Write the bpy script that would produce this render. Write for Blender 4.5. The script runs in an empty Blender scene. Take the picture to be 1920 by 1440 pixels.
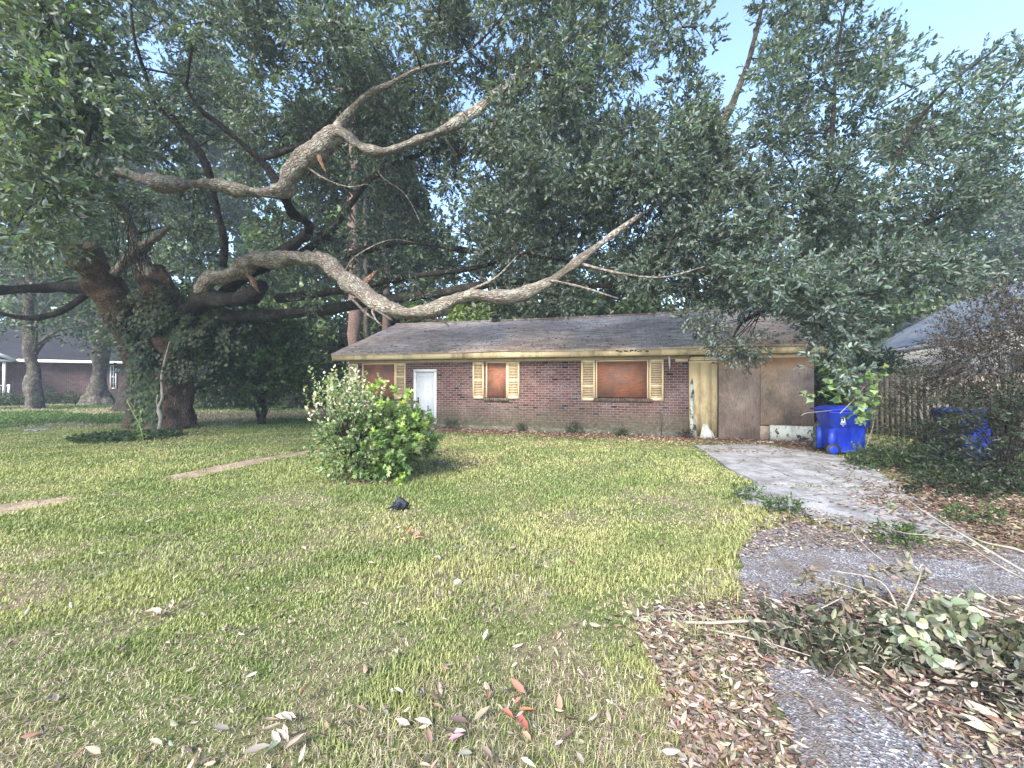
import bpy, bmesh, math, random
import numpy as np
from mathutils import Vector, Matrix
random.seed(7); rng = np.random.default_rng(7)
S = bpy.context.scene
C = S.collection
# ------------------------------------------------------------------ camera, sky, sun, exposure
K, CX, HY, H = 760.0, 960.0, 712.0, 1.7
cd = bpy.data.cameras.new('camera'); cam = bpy.data.objects.new('camera', cd); C.objects.link(cam)
cam.location = (0, 0, H); cam.rotation_euler = (math.radians(90), 0, 0)
cd.sensor_width = 36; cd.lens = K/1920*36; cd.shift_y = -8/1920; cd.clip_end = 3000; cd.clip_start = .05
S.camera = cam
S.render.resolution_x = 1024; S.render.resolution_y = 768
SUN_EL, SUN_AZ = 40, 205          # azimuth clockwise from +Y (the view direction): behind the camera, a little to the left
w = bpy.data.worlds.new('World'); S.world = w; w.use_nodes = True
nt = w.node_tree; bg = nt.nodes['Background']
sky = nt.nodes.new('ShaderNodeTexSky'); sky.sky_type = 'NISHITA'; sky.sun_disc = False
sky.sun_elevation = math.radians(SUN_EL); sky.sun_rotation = math.radians(SUN_AZ); sky.air_density = 1.0; sky.dust_density = .5; sky.ozone_density = 2.0
nt.links.new(sky.outputs[0], bg.inputs[0]); bg.inputs[1].default_value = .13
sd = bpy.data.lights.new('sun', 'SUN'); sun = bpy.data.objects.new('sun', sd); C.objects.link(sun)
sd.energy = 3.1; sd.angle = math.radians(25); sd.color = (1, .93, .82)
az, el = math.radians(SUN_AZ), math.radians(SUN_EL)
sv = Vector((math.sin(az)*math.cos(el), math.cos(az)*math.cos(el), math.sin(el)))
sun.rotation_euler = sv.to_track_quat('Z', 'Y').to_euler(); sun.location = (0, -5, 30)
S.view_settings.view_transform = 'Standard'; S.view_settings.look = 'None'; S.view_settings.gamma = 1
S.view_settings.exposure = 2.2
try:
    S.cycles.max_bounces = 6; S.cycles.transparent_max_bounces = 4
except Exception: pass

# ------------------------------------------------------------------ helpers
def P(px, py, Z): return np.array(((px-CX)/K*Z, Z, H-(py-HY)/K*Z))
def A(px, py, z=0.0):                      # point at height z seen at that place of the photo
    Z = K*(H-z)/(py-HY); return np.array(((px-CX)/K*Z, Z, z))
def props(o, label=None, cat=None, group=None, kind=None):
    if label: o['label'] = label
    if cat: o['category'] = cat
    if group: o['group'] = group
    if kind: o['kind'] = kind
    return o
def thing(name, label, cat, loc=(0, 0, 0), rz=0, group=None):
    o = bpy.data.objects.new(name, None); C.objects.link(o); o.location = loc; o.rotation_euler = (0, 0, rz)
    o.empty_display_size = .2
    return props(o, label, cat, group)
def copy_tree(o, parent=None):
    c = o.copy(); C.objects.link(c); c.parent = parent
    for ch in list(o.children):
        copy_tree(ch, c)
    return c
class MB:
    """collects geometry; build() links it as one mesh object"""
    def __init__(s): s.v = []; s.f = []; s.c = []; s.n = 0
    def add(s, V, F, col=None):
        V = np.asarray(V, float).reshape(-1, 3); s.v.append(V)
        if isinstance(F, np.ndarray): s.f.append(F+s.n)
        else:
            by = {}
            for f in F: by.setdefault(len(f), []).append(f)
            for k in by: s.f.append(np.array(by[k])+s.n)
        c = np.ones((len(V), 3)) if col is None else np.broadcast_to(np.asarray(col, float), (len(V), 3))
        s.c.append(c); s.n += len(V)
    def box(s, a, b, col=None):
        x0, y0, z0 = a; x1, y1, z1 = b
        V = [(x0,y0,z0),(x1,y0,z0),(x1,y1,z0),(x0,y1,z0),(x0,y0,z1),(x1,y0,z1),(x1,y1,z1),(x0,y1,z1)]
        s.add(V, [(0,3,2,1),(4,5,6,7),(0,1,5,4),(1,2,6,5),(2,3,7,6),(3,0,4,7)], col)
    def quad(s, a, b, c, d, col=None): s.add([a, b, c, d], [(0,1,2,3)], col)
    def bar(s, p, q, wd, th, up=(0,0,1), col=None):
        p = np.array(p, float); q = np.array(q, float); d = q-p; d /= np.linalg.norm(d)
        up = np.array(up, float); sd_ = np.cross(d, up); sd_ /= np.linalg.norm(sd_)+1e-9; u2 = np.cross(sd_, d)
        V = [p+sd_*a*wd/2+u2*b*th/2 for a, b in ((-1,-1),(1,-1),(1,1),(-1,1))]+[q+sd_*a*wd/2+u2*b*th/2 for a, b in ((-1,-1),(1,-1),(1,1),(-1,1))]
        s.add(V, [(3,2,1,0),(4,5,6,7),(0,1,5,4),(1,2,6,5),(2,3,7,6),(3,0,4,7)], col)
    def tube(s, pts, rad, seg=10, sub=4, rough=.0, freq=3., col=None, flute=0.):
        pts = np.array(pts, float); rad = np.array(rad, float)
        if sub > 1 and len(pts) > 2:
            E = np.vstack((2*pts[0]-pts[1], pts, 2*pts[-1]-pts[-2])); out = []; ro = []
            for i in range(len(pts)-1):
                p0, p1, p2, p3 = E[i:i+4]
                for k in range(sub):
                    t = k/sub
                    out.append(.5*((2*p1)+(-p0+p2)*t+(2*p0-5*p1+4*p2-p3)*t*t+(-p0+3*p1-3*p2+p3)*t**3))
                    ro.append(rad[i]*(1-t)+rad[i+1]*t)
            out.append(pts[-1]); ro.append(rad[-1]); pts = np.array(out); rad = np.array(ro)
        n = len(pts); T = np.gradient(pts, axis=0); T /= np.linalg.norm(T, axis=1)[:, None]+1e-9
        N = np.zeros_like(T); a = np.array((0, 0, 1.)) if abs(T[0][2]) < .9 else np.array((1., 0, 0))
        N[0] = np.cross(T[0], a); N[0] /= np.linalg.norm(N[0])
        for i in range(1, n):
            v = N[i-1]-T[i]*np.dot(N[i-1], T[i]); N[i] = v/(np.linalg.norm(v)+1e-9)
        B = np.cross(T, N); th = np.arange(seg)*2*math.pi/seg
        R = rad[:, None]*np.ones(seg)[None]
        D = N[:, None]*np.cos(th)[None, :, None]+B[:, None]*np.sin(th)[None, :, None]
        if rough: 
            q = (pts[:, None]+D*rad[:, None, None])*freq
            R = R*(1+rough*vnoise(q.reshape(-1, 3)).reshape(n, seg)+rough*.5*vnoise(q.reshape(-1, 3)*2.7+5).reshape(n, seg))
        if flute: R = R*(1+flute*np.cos(th*5+1)[None]*np.linspace(1, 0, n)[:, None]**2)
        sl = np.concatenate(([0], np.cumsum(np.linalg.norm(np.diff(pts, axis=0), axis=1))))+(abs(pts[0].sum())*1.7) % 40
        rm = float(rad.mean()); bc = np.stack((np.cos(th)[None]*rm+0*R, np.sin(th)[None]*rm+0*R, sl[:, None]+0*R), -1)
        if rough:
            R = R*(1+rough*.5*vnoise((bc*np.array((9/max(rm,.05)*.12, 9/max(rm,.05)*.12, 1.3))).reshape(-1, 3)).reshape(n, seg))
        if col is None: col = bc.reshape(-1, 3)
        V = (pts[:, None]+D*R[:, :, None]).reshape(-1, 3)
        i = np.arange(n-1)[:, None]; j = np.arange(seg)[None]; j2 = (j+1) % seg
        F = np.stack((i*seg+j, i*seg+j2, (i+1)*seg+j2, (i+1)*seg+j), -1).reshape(-1, 4)
        base = s.n; s.add(V, F, col)
        s.f.append(np.arange(seg)[::-1].reshape(1, -1)+base); s.f.append((np.arange(seg)+(n-1)*seg).reshape(1, -1)+base)
    def build(s, name, mat, parent=None, smooth=False, world=True):
        V = np.vstack(s.v); col = np.vstack(s.c)
        if parent is not None and world:
            M = (Matrix.Translation(parent.location) @ parent.rotation_euler.to_matrix().to_4x4()).inverted()
            if parent.parent is not None:
                q = parent.parent; M = Matrix.Identity(4) if False else (Matrix.Translation(q.location) @ q.rotation_euler.to_matrix().to_4x4() @ Matrix.Translation(parent.location) @ parent.rotation_euler.to_matrix().to_4x4()).inverted()
            M = np.array(M); V = V @ M[:3, :3].T+M[:3, 3]
        me = bpy.data.meshes.new(name); nv = len(V)
        loops = np.concatenate([f.ravel() for f in s.f]); tot = np.concatenate([np.full(len(f), f.shape[1]) for f in s.f])
        st = np.concatenate(([0], np.cumsum(tot)[:-1]))
        me.vertices.add(nv); me.vertices.foreach_set('co', V.astype(np.float32).ravel())
        me.loops.add(len(loops)); me.loops.foreach_set('vertex_index', loops.astype(np.int32))
        me.polygons.add(len(tot)); me.polygons.foreach_set('loop_start', st.astype(np.int32)); me.polygons.foreach_set('loop_total', tot.astype(np.int32))
        if smooth: me.polygons.foreach_set('use_smooth', np.ones(len(tot), bool))
        at = me.color_attributes.new('col', 'FLOAT_COLOR', 'POINT')
        at.data.foreach_set('color', np.hstack((col, np.ones((nv, 1)))).astype(np.float32).ravel())
        me.update(calc_edges=True); me.materials.append(mat)
        o = bpy.data.objects.new(name, me); C.objects.link(o)
        if parent is not None: o.parent = parent
        return o
_nd = rng.normal(size=(14, 3)); _np = rng.uniform(0, 6.28, 14); _nf = np.array([.7,.9,1.1,1.3,1.7,1.9,2.3,2.6,.5,3.1,1.5,2.1,.8,1.2])
_nd = _nd/np.linalg.norm(_nd, axis=1)[:, None]*_nf[:, None]
def vnoise(p):
    p = np.asarray(p, float); q = p+.6*np.sin(p[:, [1, 2, 0]]*1.3+1.7)
    return np.clip(np.sin(q @ _nd.T+_np).sum(1)/3.2, -1.3, 1.3)
def norm(v): return v/(np.linalg.norm(v, axis=-1, keepdims=True)+1e-9)
def bases(D, U):                           # x along D, z near U
    D = norm(D); Y = norm(np.cross(U, D)); Zv = np.cross(D, Y); return np.stack((D, Y, Zv), -1)
LEAF = (np.array([(0,0,0),(.3,.19,.03),(.72,.16,.0),(1,0,-.07),(.72,-.16,.0),(.3,-.19,.03)]), [(0,3,2,1),(0,5,4,3)])
OVAL = (np.array([(0,0,0),(.3,.27,.05),(.7,.24,.03),(1,0,-.08),(.7,-.24,.03),(.3,-.27,.05)]), [(0,3,2,1),(0,5,4,3)])
STAR = (np.array([(0,0,0),(.12,.5,.02),(.3,.2,.02),(.75,.5,-.02),(.6,.14,.02),(1,0,-.08),(.6,-.14,.02),(.75,-.5,-.02),(.3,-.2,.02),(.12,-.5,.02),(.4,0,-.03)]),
        [(0,10,2,1),(2,10,4,3),(4,10,5),(10,6,5),(10,8,7,6),(0,9,8,10)])
IVY = (np.array([(0,0,0),(-.1,.35,.02),(.25,.48,0),(.5,.22,.03),(1,0,-.05),(.5,-.22,.03),(.25,-.48,0),(-.1,-.35,.02)]), [(0,3,2,1),(0,4,3),(0,5,4),(0,7,6,5)])
DRY = (np.array([(0,0,.05),(.25,.15,.14),(.6,.16,.12),(1,0,.12),(.6,-.15,.18),(.25,-.15,.13),(.28,0,.03),(.62,0,.02)]), [(0,6,1),(6,7,2,1),(7,3,2),(0,5,6),(6,5,4,7),(7,4,3)])
def inst(mb, tmpl, Pn, R, Sc, col):
    V, F = tmpl; n = len(Pn)
    if n == 0: return
    Sc = np.asarray(Sc, float); Sc = Sc[:, None] if Sc.ndim == 1 else Sc
    W_ = np.einsum('nij,nkj->nki', R, V[None]*Sc[:, None, :] if Sc.shape[1] == 3 else V[None]*Sc[:, None, :1])+Pn[:, None]
    k = len(V); base = mb.n; cc = np.repeat(col, k, 0)
    mb.v.append(W_.reshape(-1, 3)); mb.c.append(cc); mb.n += n*k
    by = {}
    for f in F: by.setdefault(len(f), []).append(f)
    for m in by:
        Fa = np.array(by[m]); mb.f.append((Fa[None]+(np.arange(n)*k)[:, None, None]).reshape(-1, m)+base)
def palette(n, cols, jit=.25):
    cols = np.array(cols, float); c = cols[rng.integers(0, len(cols), n)]
    return np.clip(c*(1+jit*rng.normal(size=(n, 1)))*(1+.08*rng.normal(size=(n, 3))), .003, .9)
def sprays(mb, tw, O, D, L, nl, size, cols, tmpl=LEAF, upw=.5, spread=.75, jit=.25, trad=.004, tint=None):
    """twigs from O along D of length L, nl leaves on each"""
    n = len(O); D = norm(D); t = (np.arange(nl)+.7)/nl
    bend = norm(D+np.array((0, 0, -.25))+.2*rng.normal(size=(n, 3)))
    pos = O[:, None]+D[:, None]*(L[:, None, None]*t[None, :, None])*.6+bend[:, None]*(L[:, None, None]*(t**1.6)[None, :, None])*.4
    r = norm(rng.normal(size=(n, nl, 3))); r = norm(r-D[:, None]*(r*D[:, None]).sum(-1, keepdims=True))
    ld = norm(D[:, None]*(1-.4*rng.random((n, nl, 1)))+r*spread)
    up = norm(np.array((0, 0, 1.))[None, None]*upw+rng.normal(size=(n, nl, 3))*.6)
    pos = pos.reshape(-1, 3); R = bases(ld.reshape(-1, 3), up.reshape(-1, 3))
    col = palette(n*nl, cols, jit)
    if tint is not None: col = col*np.repeat(tint, nl, 0)
    sz = size*rng.uniform(.65, 1.25, n*nl); inst(mb, tmpl, pos, R, np.stack((sz, sz*rng.uniform(.8, 1.15, n*nl), sz), -1), col)
    if tw is not None:
        E = O+D*L[:, None]*.6+bend*L[:, None]*.4; Mi = O+D*L[:, None]*.5
        s1 = norm(np.cross(D, rng.normal(size=(n, 3)))); s2 = np.cross(D, s1)
        V = np.stack((O+s1*trad, O-s1*trad*.5+s2*trad*.87, O-s1*trad*.5-s2*trad*.87, Mi+s1*trad*.7, Mi-s1*trad*.35+s2*trad*.6, Mi-s1*trad*.35-s2*trad*.6, E), 1)
        F4 = np.array([(0,1,4,3),(1,2,5,4),(2,0,3,5)]); F3 = np.array([(3,4,6),(4,5,6),(5,3,6)]); b = tw.n
        tw.v.append(V.reshape(-1, 3)); tw.c.append(np.ones((n*7, 3))); tw.n += n*7
        o_ = (np.arange(n)*7)[:, None, None]; tw.f.append((F4[None]+o_).reshape(-1, 4)+b); tw.f.append((F3[None]+o_).reshape(-1, 3)+b)
def ball(n, r=1.0, hollow=.3):
    d = norm(rng.normal(size=(n, 3))); return d*(hollow+(1-hollow)*rng.random((n, 1))**.5)*r, d

# ------------------------------------------------------------------ materials
def mat(name, fn=None, rough=.8, col=(.5,.5,.5), spec=.5):
    m = bpy.data.materials.new(name); m.use_nodes = True; t = m.node_tree; b = t.nodes['Principled BSDF']
    b.inputs['Roughness'].default_value = rough; b.inputs['Base Color'].default_value = (*col, 1); b.inputs['Specular IOR Level'].default_value = spec
    if fn: fn(Nd(t), b)
    return m
class Nd:
    def __init__(s, t): s.t = t
    def new(s, k, **kw):
        n = s.t.nodes.new('ShaderNode'+k)
        for a, v in kw.items(): setattr(n, a, v)
        return n
    def l(s, a, b): s.t.links.new(a, b)
    def obj(s): return s.new('TexCoord').outputs['Object']
    def geo(s): return s.new('NewGeometry').outputs['Position']
    def mapv(s, v, sc=(1,1,1), rot=(0,0,0), loc=(0,0,0)):
        m = s.new('Mapping'); m.inputs['Scale'].default_value = sc; m.inputs['Rotation'].default_value = rot; m.inputs['Location'].default_value = loc; s.l(v, m.inputs[0]); return m.outputs[0]
    def noise(s, v, sc, det=4, rough=.6, dist=0.):
        n = s.new('TexNoise'); n.inputs['Scale'].default_value = sc; n.inputs['Detail'].default_value = det; n.inputs['Roughness'].default_value = rough; n.inputs['Distortion'].default_value = dist
        s.l(v, n.inputs['Vector']); return n.outputs[0]
    def ramp(s, f, stops, const=False):
        r = s.new('ValToRGB'); e = r.color_ramp.elements
        if const: r.color_ramp.interpolation = 'CONSTANT'
        while len(e) < len(stops): e.new(.5)
        for i, (p, c) in enumerate(stops):
            e[i].position = p; e[i].color = (*c, 1) if not np.isscalar(c) else (c, c, c, 1)
        s.l(f, r.inputs[0]); return r.outputs[0]
    def mix(s, f, a, b, mode='MIX'):
        m = s.new('MixRGB'); m.blend_type = mode
        for i, v in ((0, f), (1, a), (2, b)):
            if hasattr(v, 'is_linked') or hasattr(v, 'links'): s.l(v, m.inputs[i])
            elif i == 0: m.inputs[0].default_value = v
            else: m.inputs[i].default_value = (*v, 1)
        return m.outputs[0]
    def math(s, op, a, b=0.):
        m = s.new('Math', operation=op)
        for i, v in ((0, a), (1, b)):
            if hasattr(v, 'links'): s.l(v, m.inputs[i])
            else: m.inputs[i].default_value = v
        return m.outputs[0]
    def bump(s, b, h, st=.5, d=.01):
        n = s.new('Bump'); n.inputs['Strength'].default_value = st; n.inputs['Distance'].default_value = d; s.l(h, n.inputs['Height']); s.l(n.outputs[0], b.inputs['Normal'])
    def sep(s, v):
        n = s.new('SeparateXYZ'); s.l(v, n.inputs[0]); return n.outputs
    def comb(s, x, y, z=0.):
        n = s.new('CombineXYZ')
        for i, q in enumerate((x, y, z)):
            if hasattr(q, 'links'): s.l(q, n.inputs[i])
            else: n.inputs[i].default_value = q
        return n.outputs[0]
def leafmat(name, rough=.42, trans=.3, spec=.5, tc=(1.3, 1.5, .5), nz=True):
    m = bpy.data.materials.new(name); m.use_nodes = True; t = m.node_tree; n = Nd(t); b = t.nodes['Principled BSDF']; out = t.nodes['Material Output']
    a = n.new('Attribute'); a.attribute_name = 'col'; c = a.outputs['Color']
    n.l(c, b.inputs['Base Color']); b.inputs['Roughness'].default_value = rough; b.inputs['Specular IOR Level'].default_value = spec
    tr = n.new('BsdfTranslucent'); c2 = n.mix(1., c, tc, 'MULTIPLY'); n.l(c2, tr.inputs[0])
    mx = n.new('MixShader'); mx.inputs[0].default_value = trans; n.l(b.outputs[0], mx.inputs[1]); n.l(tr.outputs[0], mx.inputs[2]); n.l(mx.outputs[0], out.inputs[0])
    return m
M = {}
M['leaf'] = leafmat('oak_leaf', .5, .3, .45)
M['leaf_soft'] = leafmat('soft_leaf', .5, .35, .4)
M['grass'] = leafmat('grass_blade', .55, .35, .3, (1.2, 1.3, .5))
M['dry'] = leafmat('dry_leaf', .7, .15, .25, (1.2, 1.0, .7))

def f_brick(dark=False):
    def f(n, b):
        o = n.sep(n.obj()); v = n.comb(o[0], o[2])
        jt = n.noise(v, 3, 2); v2 = n.mix(.006, v, n.new('TexNoise').outputs[1])
        br = n.new('TexBrick'); br.inputs['Scale'].default_value = 1; br.inputs['Brick Width'].default_value = .213; br.inputs['Row Height'].default_value = .076
        br.inputs['Mortar Size'].default_value = .0085; br.inputs['Mortar Smooth'].default_value = .25; br.inputs['Bias'].default_value = 0
        br.inputs['Color1'].default_value = (0,0,0,1); br.inputs['Color2'].default_value = (1,1,1,1); br.inputs['Mortar'].default_value = (.5,.5,.5,1); n.l(v, br.inputs[0])
        bc = n.ramp(br.outputs[0], [(0, (.014,.011,.014)), (.06, (.09,.038,.034)), (.3, (.13,.058,.048)), (.5, (.10,.043,.04)), (.68, (.15,.072,.058)), (.86, (.085,.042,.04))], True)
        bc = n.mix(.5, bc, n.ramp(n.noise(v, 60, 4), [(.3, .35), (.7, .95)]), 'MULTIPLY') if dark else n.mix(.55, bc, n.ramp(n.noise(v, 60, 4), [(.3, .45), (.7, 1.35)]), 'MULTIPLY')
        c = n.mix(br.outputs[1], bc, n.ramp(n.noise(v, 18, 4), [(.3, (.15,.125,.125)), (.7, (.30,.26,.26))]))
        # lime bloom and pale wash patches
        wsh = n.math('MULTIPLY', n.ramp(n.noise(v, 1.1, 6, .65), [(.5, 0), (.68, 1)]), n.ramp(n.noise(v, 24, 4), [(.4, 0), (.7, .8)]))
        c = n.mix(n.math('MULTIPLY', wsh, .62), c, (.5, .42, .42))
        # moss and dirt low down
        h = n.math('ADD', o[2], n.math('MULTIPLY', n.noise(v, 1.6, 5, .65), -1.1))
        mo = n.ramp(n.math('ADD', h, .5), [(.25, .95), (.95, 0.)])
        mc = n.ramp(n.noise(v, 9, 5, .7), [(.3, (.045,.042,.028)), (.5, (.075,.066,.046)), (.64, (.12,.11,.085)), (.78, (.22,.21,.185))])
        c = n.mix(mo, c, mc)
        n.l(c, b.inputs['Base Color'])
        hgt = n.math('ADD', n.math('MULTIPLY', br.outputs[1], -1.), n.math('MULTIPLY', n.noise(v, 80, 3), .35)); n.bump(b, hgt, .8, .008)
    return f
M['brick'] = mat('brick', f_brick(), .88, spec=.2)
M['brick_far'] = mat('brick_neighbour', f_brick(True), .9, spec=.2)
def f_roof(cA, cB, cC, sc=1.):
    def f(n, b):
        o = n.sep(n.obj()); v = n.comb(o[0], n.math('MULTIPLY', o[1], 1.08))
        br = n.new('TexBrick'); br.inputs['Scale'].default_value = 1; br.inputs['Brick Width'].default_value = .3; br.inputs['Row Height'].default_value = .14
        br.inputs['Mortar Size'].default_value = .006; br.inputs['Color1'].default_value = (.55,.55,.55,1); br.inputs['Color2'].default_value = (1.2,1.2,1.2,1); br.inputs['Mortar'].default_value = (.25,.25,.25,1); n.l(v, br.inputs[0])
        big = n.noise(n.mapv(n.obj(), (.5,.9,1)), .8, 6, .65)
        c = n.ramp(big, [(.35, cA), (.5, cB), (.68, cC)])
        c = n.mix(.75, c, br.outputs[0], 'MULTIPLY')
        c = n.mix(.7, c, n.ramp(n.noise(n.obj(), 45, 4, .7), [(.3, .35), (.7, 1.5)]), 'MULTIPLY')
        # dark leaf-mould streaks
        c = n.mix(n.math('MULTIPLY', n.ramp(n.noise(n.mapv(n.obj(), (1,3.2,1)), 2.6, 6, .72), [(.56, 0), (.7, .85)]), 1.), c, (.03,.025,.027))
        n.l(c, b.inputs['Base Color']); n.bump(b, n.math('ADD', br.outputs[1], n.noise(n.obj(), 90, 2)), -.6, .01)
    return f
M['roof'] = mat('shingle_roof', f_roof((.34,.245,.185), (.47,.365,.29), (.56,.48,.42)), .85, spec=.35)
M['roof_dark'] = mat('dark_shingle', f_roof((.016,.016,.022), (.024,.024,.032), (.034,.034,.045)), .85, spec=.3)
M['roof_blue'] = mat('grey_blue_shingle', f_roof((.09,.115,.16), (.115,.145,.19), (.15,.18,.23)), .8, spec=.4)
def f_paint(c0, stain, stc, sc=3., peel=None, z0=None):
    def f(n, b):
        v = n.obj(); c = n.mix(n.ramp(n.noise(v, 30, 4), [(.3, 0), (.8, .5)]), c0, tuple(x*.75 for x in c0))
        m = n.ramp(n.noise(n.mapv(v, (1, 1, .35)), sc, 7, .72), [(.62-stain, 0), (.85-stain, 1)])
        if z0 is not None:
            lo = n.ramp(n.math('MULTIPLY', n.sep(v)[2], 1/z0), [(.05, 1), (.95, 0.)]); m = n.math('MULTIPLY', m, n.math('ADD', lo, .25))
        c = n.mix(m, c, stc)
        if peel: c = n.mix(n.ramp(n.noise(v, 5, 7, .75, .4), [(.54, 0), (.57, 1)]), c, peel)
        n.l(c, b.inputs['Base Color']); n.bump(b, n.noise(v, 40, 4), .2, .004)
    return f
M['yellow'] = mat('cream_yellow_paint', f_paint((.78,.6,.37), .0, (.30,.24,.12), 2.5), .6)
M['fascia'] = mat('weathered_fascia_paint', f_paint((.76,.6,.37), .17, (.17,.13,.075), 1.7), .7)
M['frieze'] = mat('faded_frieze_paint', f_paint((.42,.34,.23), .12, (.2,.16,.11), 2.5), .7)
M['siding'] = mat('mouldy_yellow_siding', f_paint((.74,.57,.33), .24, (.2,.14,.05), 2.6, None, 2.4), .7)
M['peel'] = mat('peeling_white_paint', f_paint((.55,.56,.5), .1, (.10,.1,.085), 4, (.06,.05,.045)), .8)
M['door'] = mat('grey_white_door_paint', f_paint((.56,.57,.61), -.12, (.4,.4,.42), 2), .5)
M['white'] = mat('white_paint', f_paint((.74,.74,.76), -.1, (.5,.5,.5), 3), .5)
M['offwhite'] = mat('offwhite_siding', f_paint((.62,.64,.68), -.1, (.4,.42,.44), 3), .6)
def f_ply(c1, c2, gr, amt, vert):
    def f(n, b):
        v = n.mapv(n.obj(), (1, 1, .16) if vert else (.16, 1, 1))
        g = n.noise(v, 2.6, 3, .45, 1.6); fr = n.math('FRACT', n.math('MULTIPLY', g, 17.))
        lines = n.ramp(fr, [(0, .5), (.2, 1.15), (.75, 1.0), (1, .5)])
        c = n.mix(n.ramp(n.noise(n.obj(), 1.7, 5, .6), [(.35, 0), (.65, 1)]), c1, c2)
        c = n.mix(.62, c, lines, 'MULTIPLY')
        c = n.mix(n.math('MULTIPLY', n.ramp(n.noise(n.obj(), 1.3, 6, .7), [(.42, 0), (.66, 1)]), amt), c, gr)
        c = n.mix(.5, c, n.ramp(n.noise(n.mapv(n.obj(), (1,1,.25) if vert else (.25,1,1)), 50, 3), [(.3, .6), (.7, 1.25)]), 'MULTIPLY')
        if vert: c = n.mix(n.math('MULTIPLY', n.ramp(n.math('ADD', n.math('MULTIPLY', n.sep(n.obj())[2], .4), n.math('MULTIPLY', n.noise(n.mapv(n.obj(), (1,1,.5)), 3.5, 5, .7), .3)), [(.93, 0), (1.0, 1)]), .7), c, (.5,.26,.14))
        n.l(c, b.inputs['Base Color']); n.bump(b, fr, .12, .004)
    return f
M['ply_red'] = mat('orange_plywood', f_ply((.36,.14,.075), (.27,.10,.06), (.12,.08,.07), .85, False), .7)
M['ply_brown'] = mat('grey_brown_plywood', f_ply((.44,.32,.245), (.34,.245,.195), (.16,.12,.10), .8, True), .8)
M['ply_brown2'] = mat('weathered_plywood', f_ply((.46,.32,.23), (.32,.23,.185), (.12,.095,.08), .85, True), .8)
def f_bark(c1, c2, c3, lich, sc=1.):
    def f(n, b):
        at = n.new('Attribute'); at.attribute_name = 'col'; v = at.outputs['Vector']; q = n.new('TexVoronoi'); q.feature = 'DISTANCE_TO_EDGE'; q.inputs['Scale'].default_value = 1
        wv = n.new('VectorMath', operation='ADD'); n.l(v, wv.inputs[0]); sv_ = n.new('VectorMath', operation='SCALE'); nz_ = n.new('TexNoise'); nz_.inputs['Scale'].default_value = 7; n.l(v, nz_.inputs[0]); n.l(nz_.outputs[1], sv_.inputs[0]); sv_.inputs['Scale'].default_value = .09; n.l(sv_.outputs[0], wv.inputs[1])
        n.l(n.mapv(wv.outputs[0], (26*sc,26*sc,6.5*sc)), q.inputs['Vector'])
        cr = n.ramp(q.outputs[0], [(0, 0), (.3, 1)]); ns = n.noise(n.mapv(v, (1, 1, .45)), 26, 6, .72)
        hgt = n.math('ADD', n.math('MULTIPLY', cr, .7), ns)
        c = n.ramp(ns, [(.3, c1), (.5, c2), (.68, c3)]); c = n.mix(n.math('MULTIPLY', n.math('SUBTRACT', 1., cr), .7), c, tuple(x*.35 for x in c1))
        if lich: c = n.mix(n.math('MULTIPLY', n.ramp(n.noise(n.geo(), 4.5, 8, .78), [(.5, 0), (.58, 1)]), lich), c, (.42,.42,.36))
        n.l(c, b.inputs['Base Color']); n.bump(b, hgt, 1., .05)
    return f
M['bark'] = mat('lichened_oak_bark', f_bark((.16,.13,.105), (.29,.245,.205), (.43,.375,.32), .6), .9, spec=.15)
M['bark_red'] = mat('reddish_trunk_bark', f_bark((.085,.052,.036), (.14,.088,.06), (.21,.14,.1), .12), .9, spec=.15)
M['bark_dark'] = mat('dark_twig_bark', f_bark((.035,.03,.027), (.055,.047,.04), (.09,.078,.068), .1, 2.), .9, spec=.15)
M['bark_grey'] = mat('grey_trunk_bark', f_bark((.075,.062,.05), (.115,.097,.08), (.17,.15,.12), .3), .9, spec=.15)
M['bark_pine'] = mat('pinkish_pine_bark', f_bark((.2,.12,.1), (.32,.21,.18), (.42,.3,.26), .1), .9, spec=.15)
M['wood_raw'] = mat('raw_split_wood', f_bark((.2,.1,.06), (.32,.18,.11), (.42,.27,.18), 0), .8, spec=.2)
M['stick'] = mat('pale_stick', lambda n, b: n.l(n.ramp(n.noise(n.geo(), 30, 5, .7), [(.3, (.13,.11,.09)), (.5, (.24,.21,.175)), (.7, (.36,.33,.28))]), b.inputs['Base Color']), .8, spec=.2)
def f_ground(n, b):
    v = n.geo(); big = n.noise(v, .55, 5, .6); fine = n.noise(v, 14, 6, .7); mid = n.noise(v, 2.5, 5, .65)
    g = n.ramp(fine, [(.3, (.03,.045,.014)), (.5, (.075,.105,.03)), (.7, (.15,.165,.065))])
    s = n.ramp(fine, [(.3, (.07,.052,.038)), (.5, (.16,.125,.09)), (.7, (.27,.22,.165))])
    c = n.mix(n.ramp(n.math('ADD', n.math('MULTIPLY', big, .6), n.math('MULTIPLY', mid, .4)), [(.46, 0), (.62, 1)]), g, s)
    n.l(c, b.inputs['Base Color']); n.bump(b, fine, .8, .03)
M['ground'] = mat('lawn_soil', f_ground, .95, spec=.1)
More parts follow.
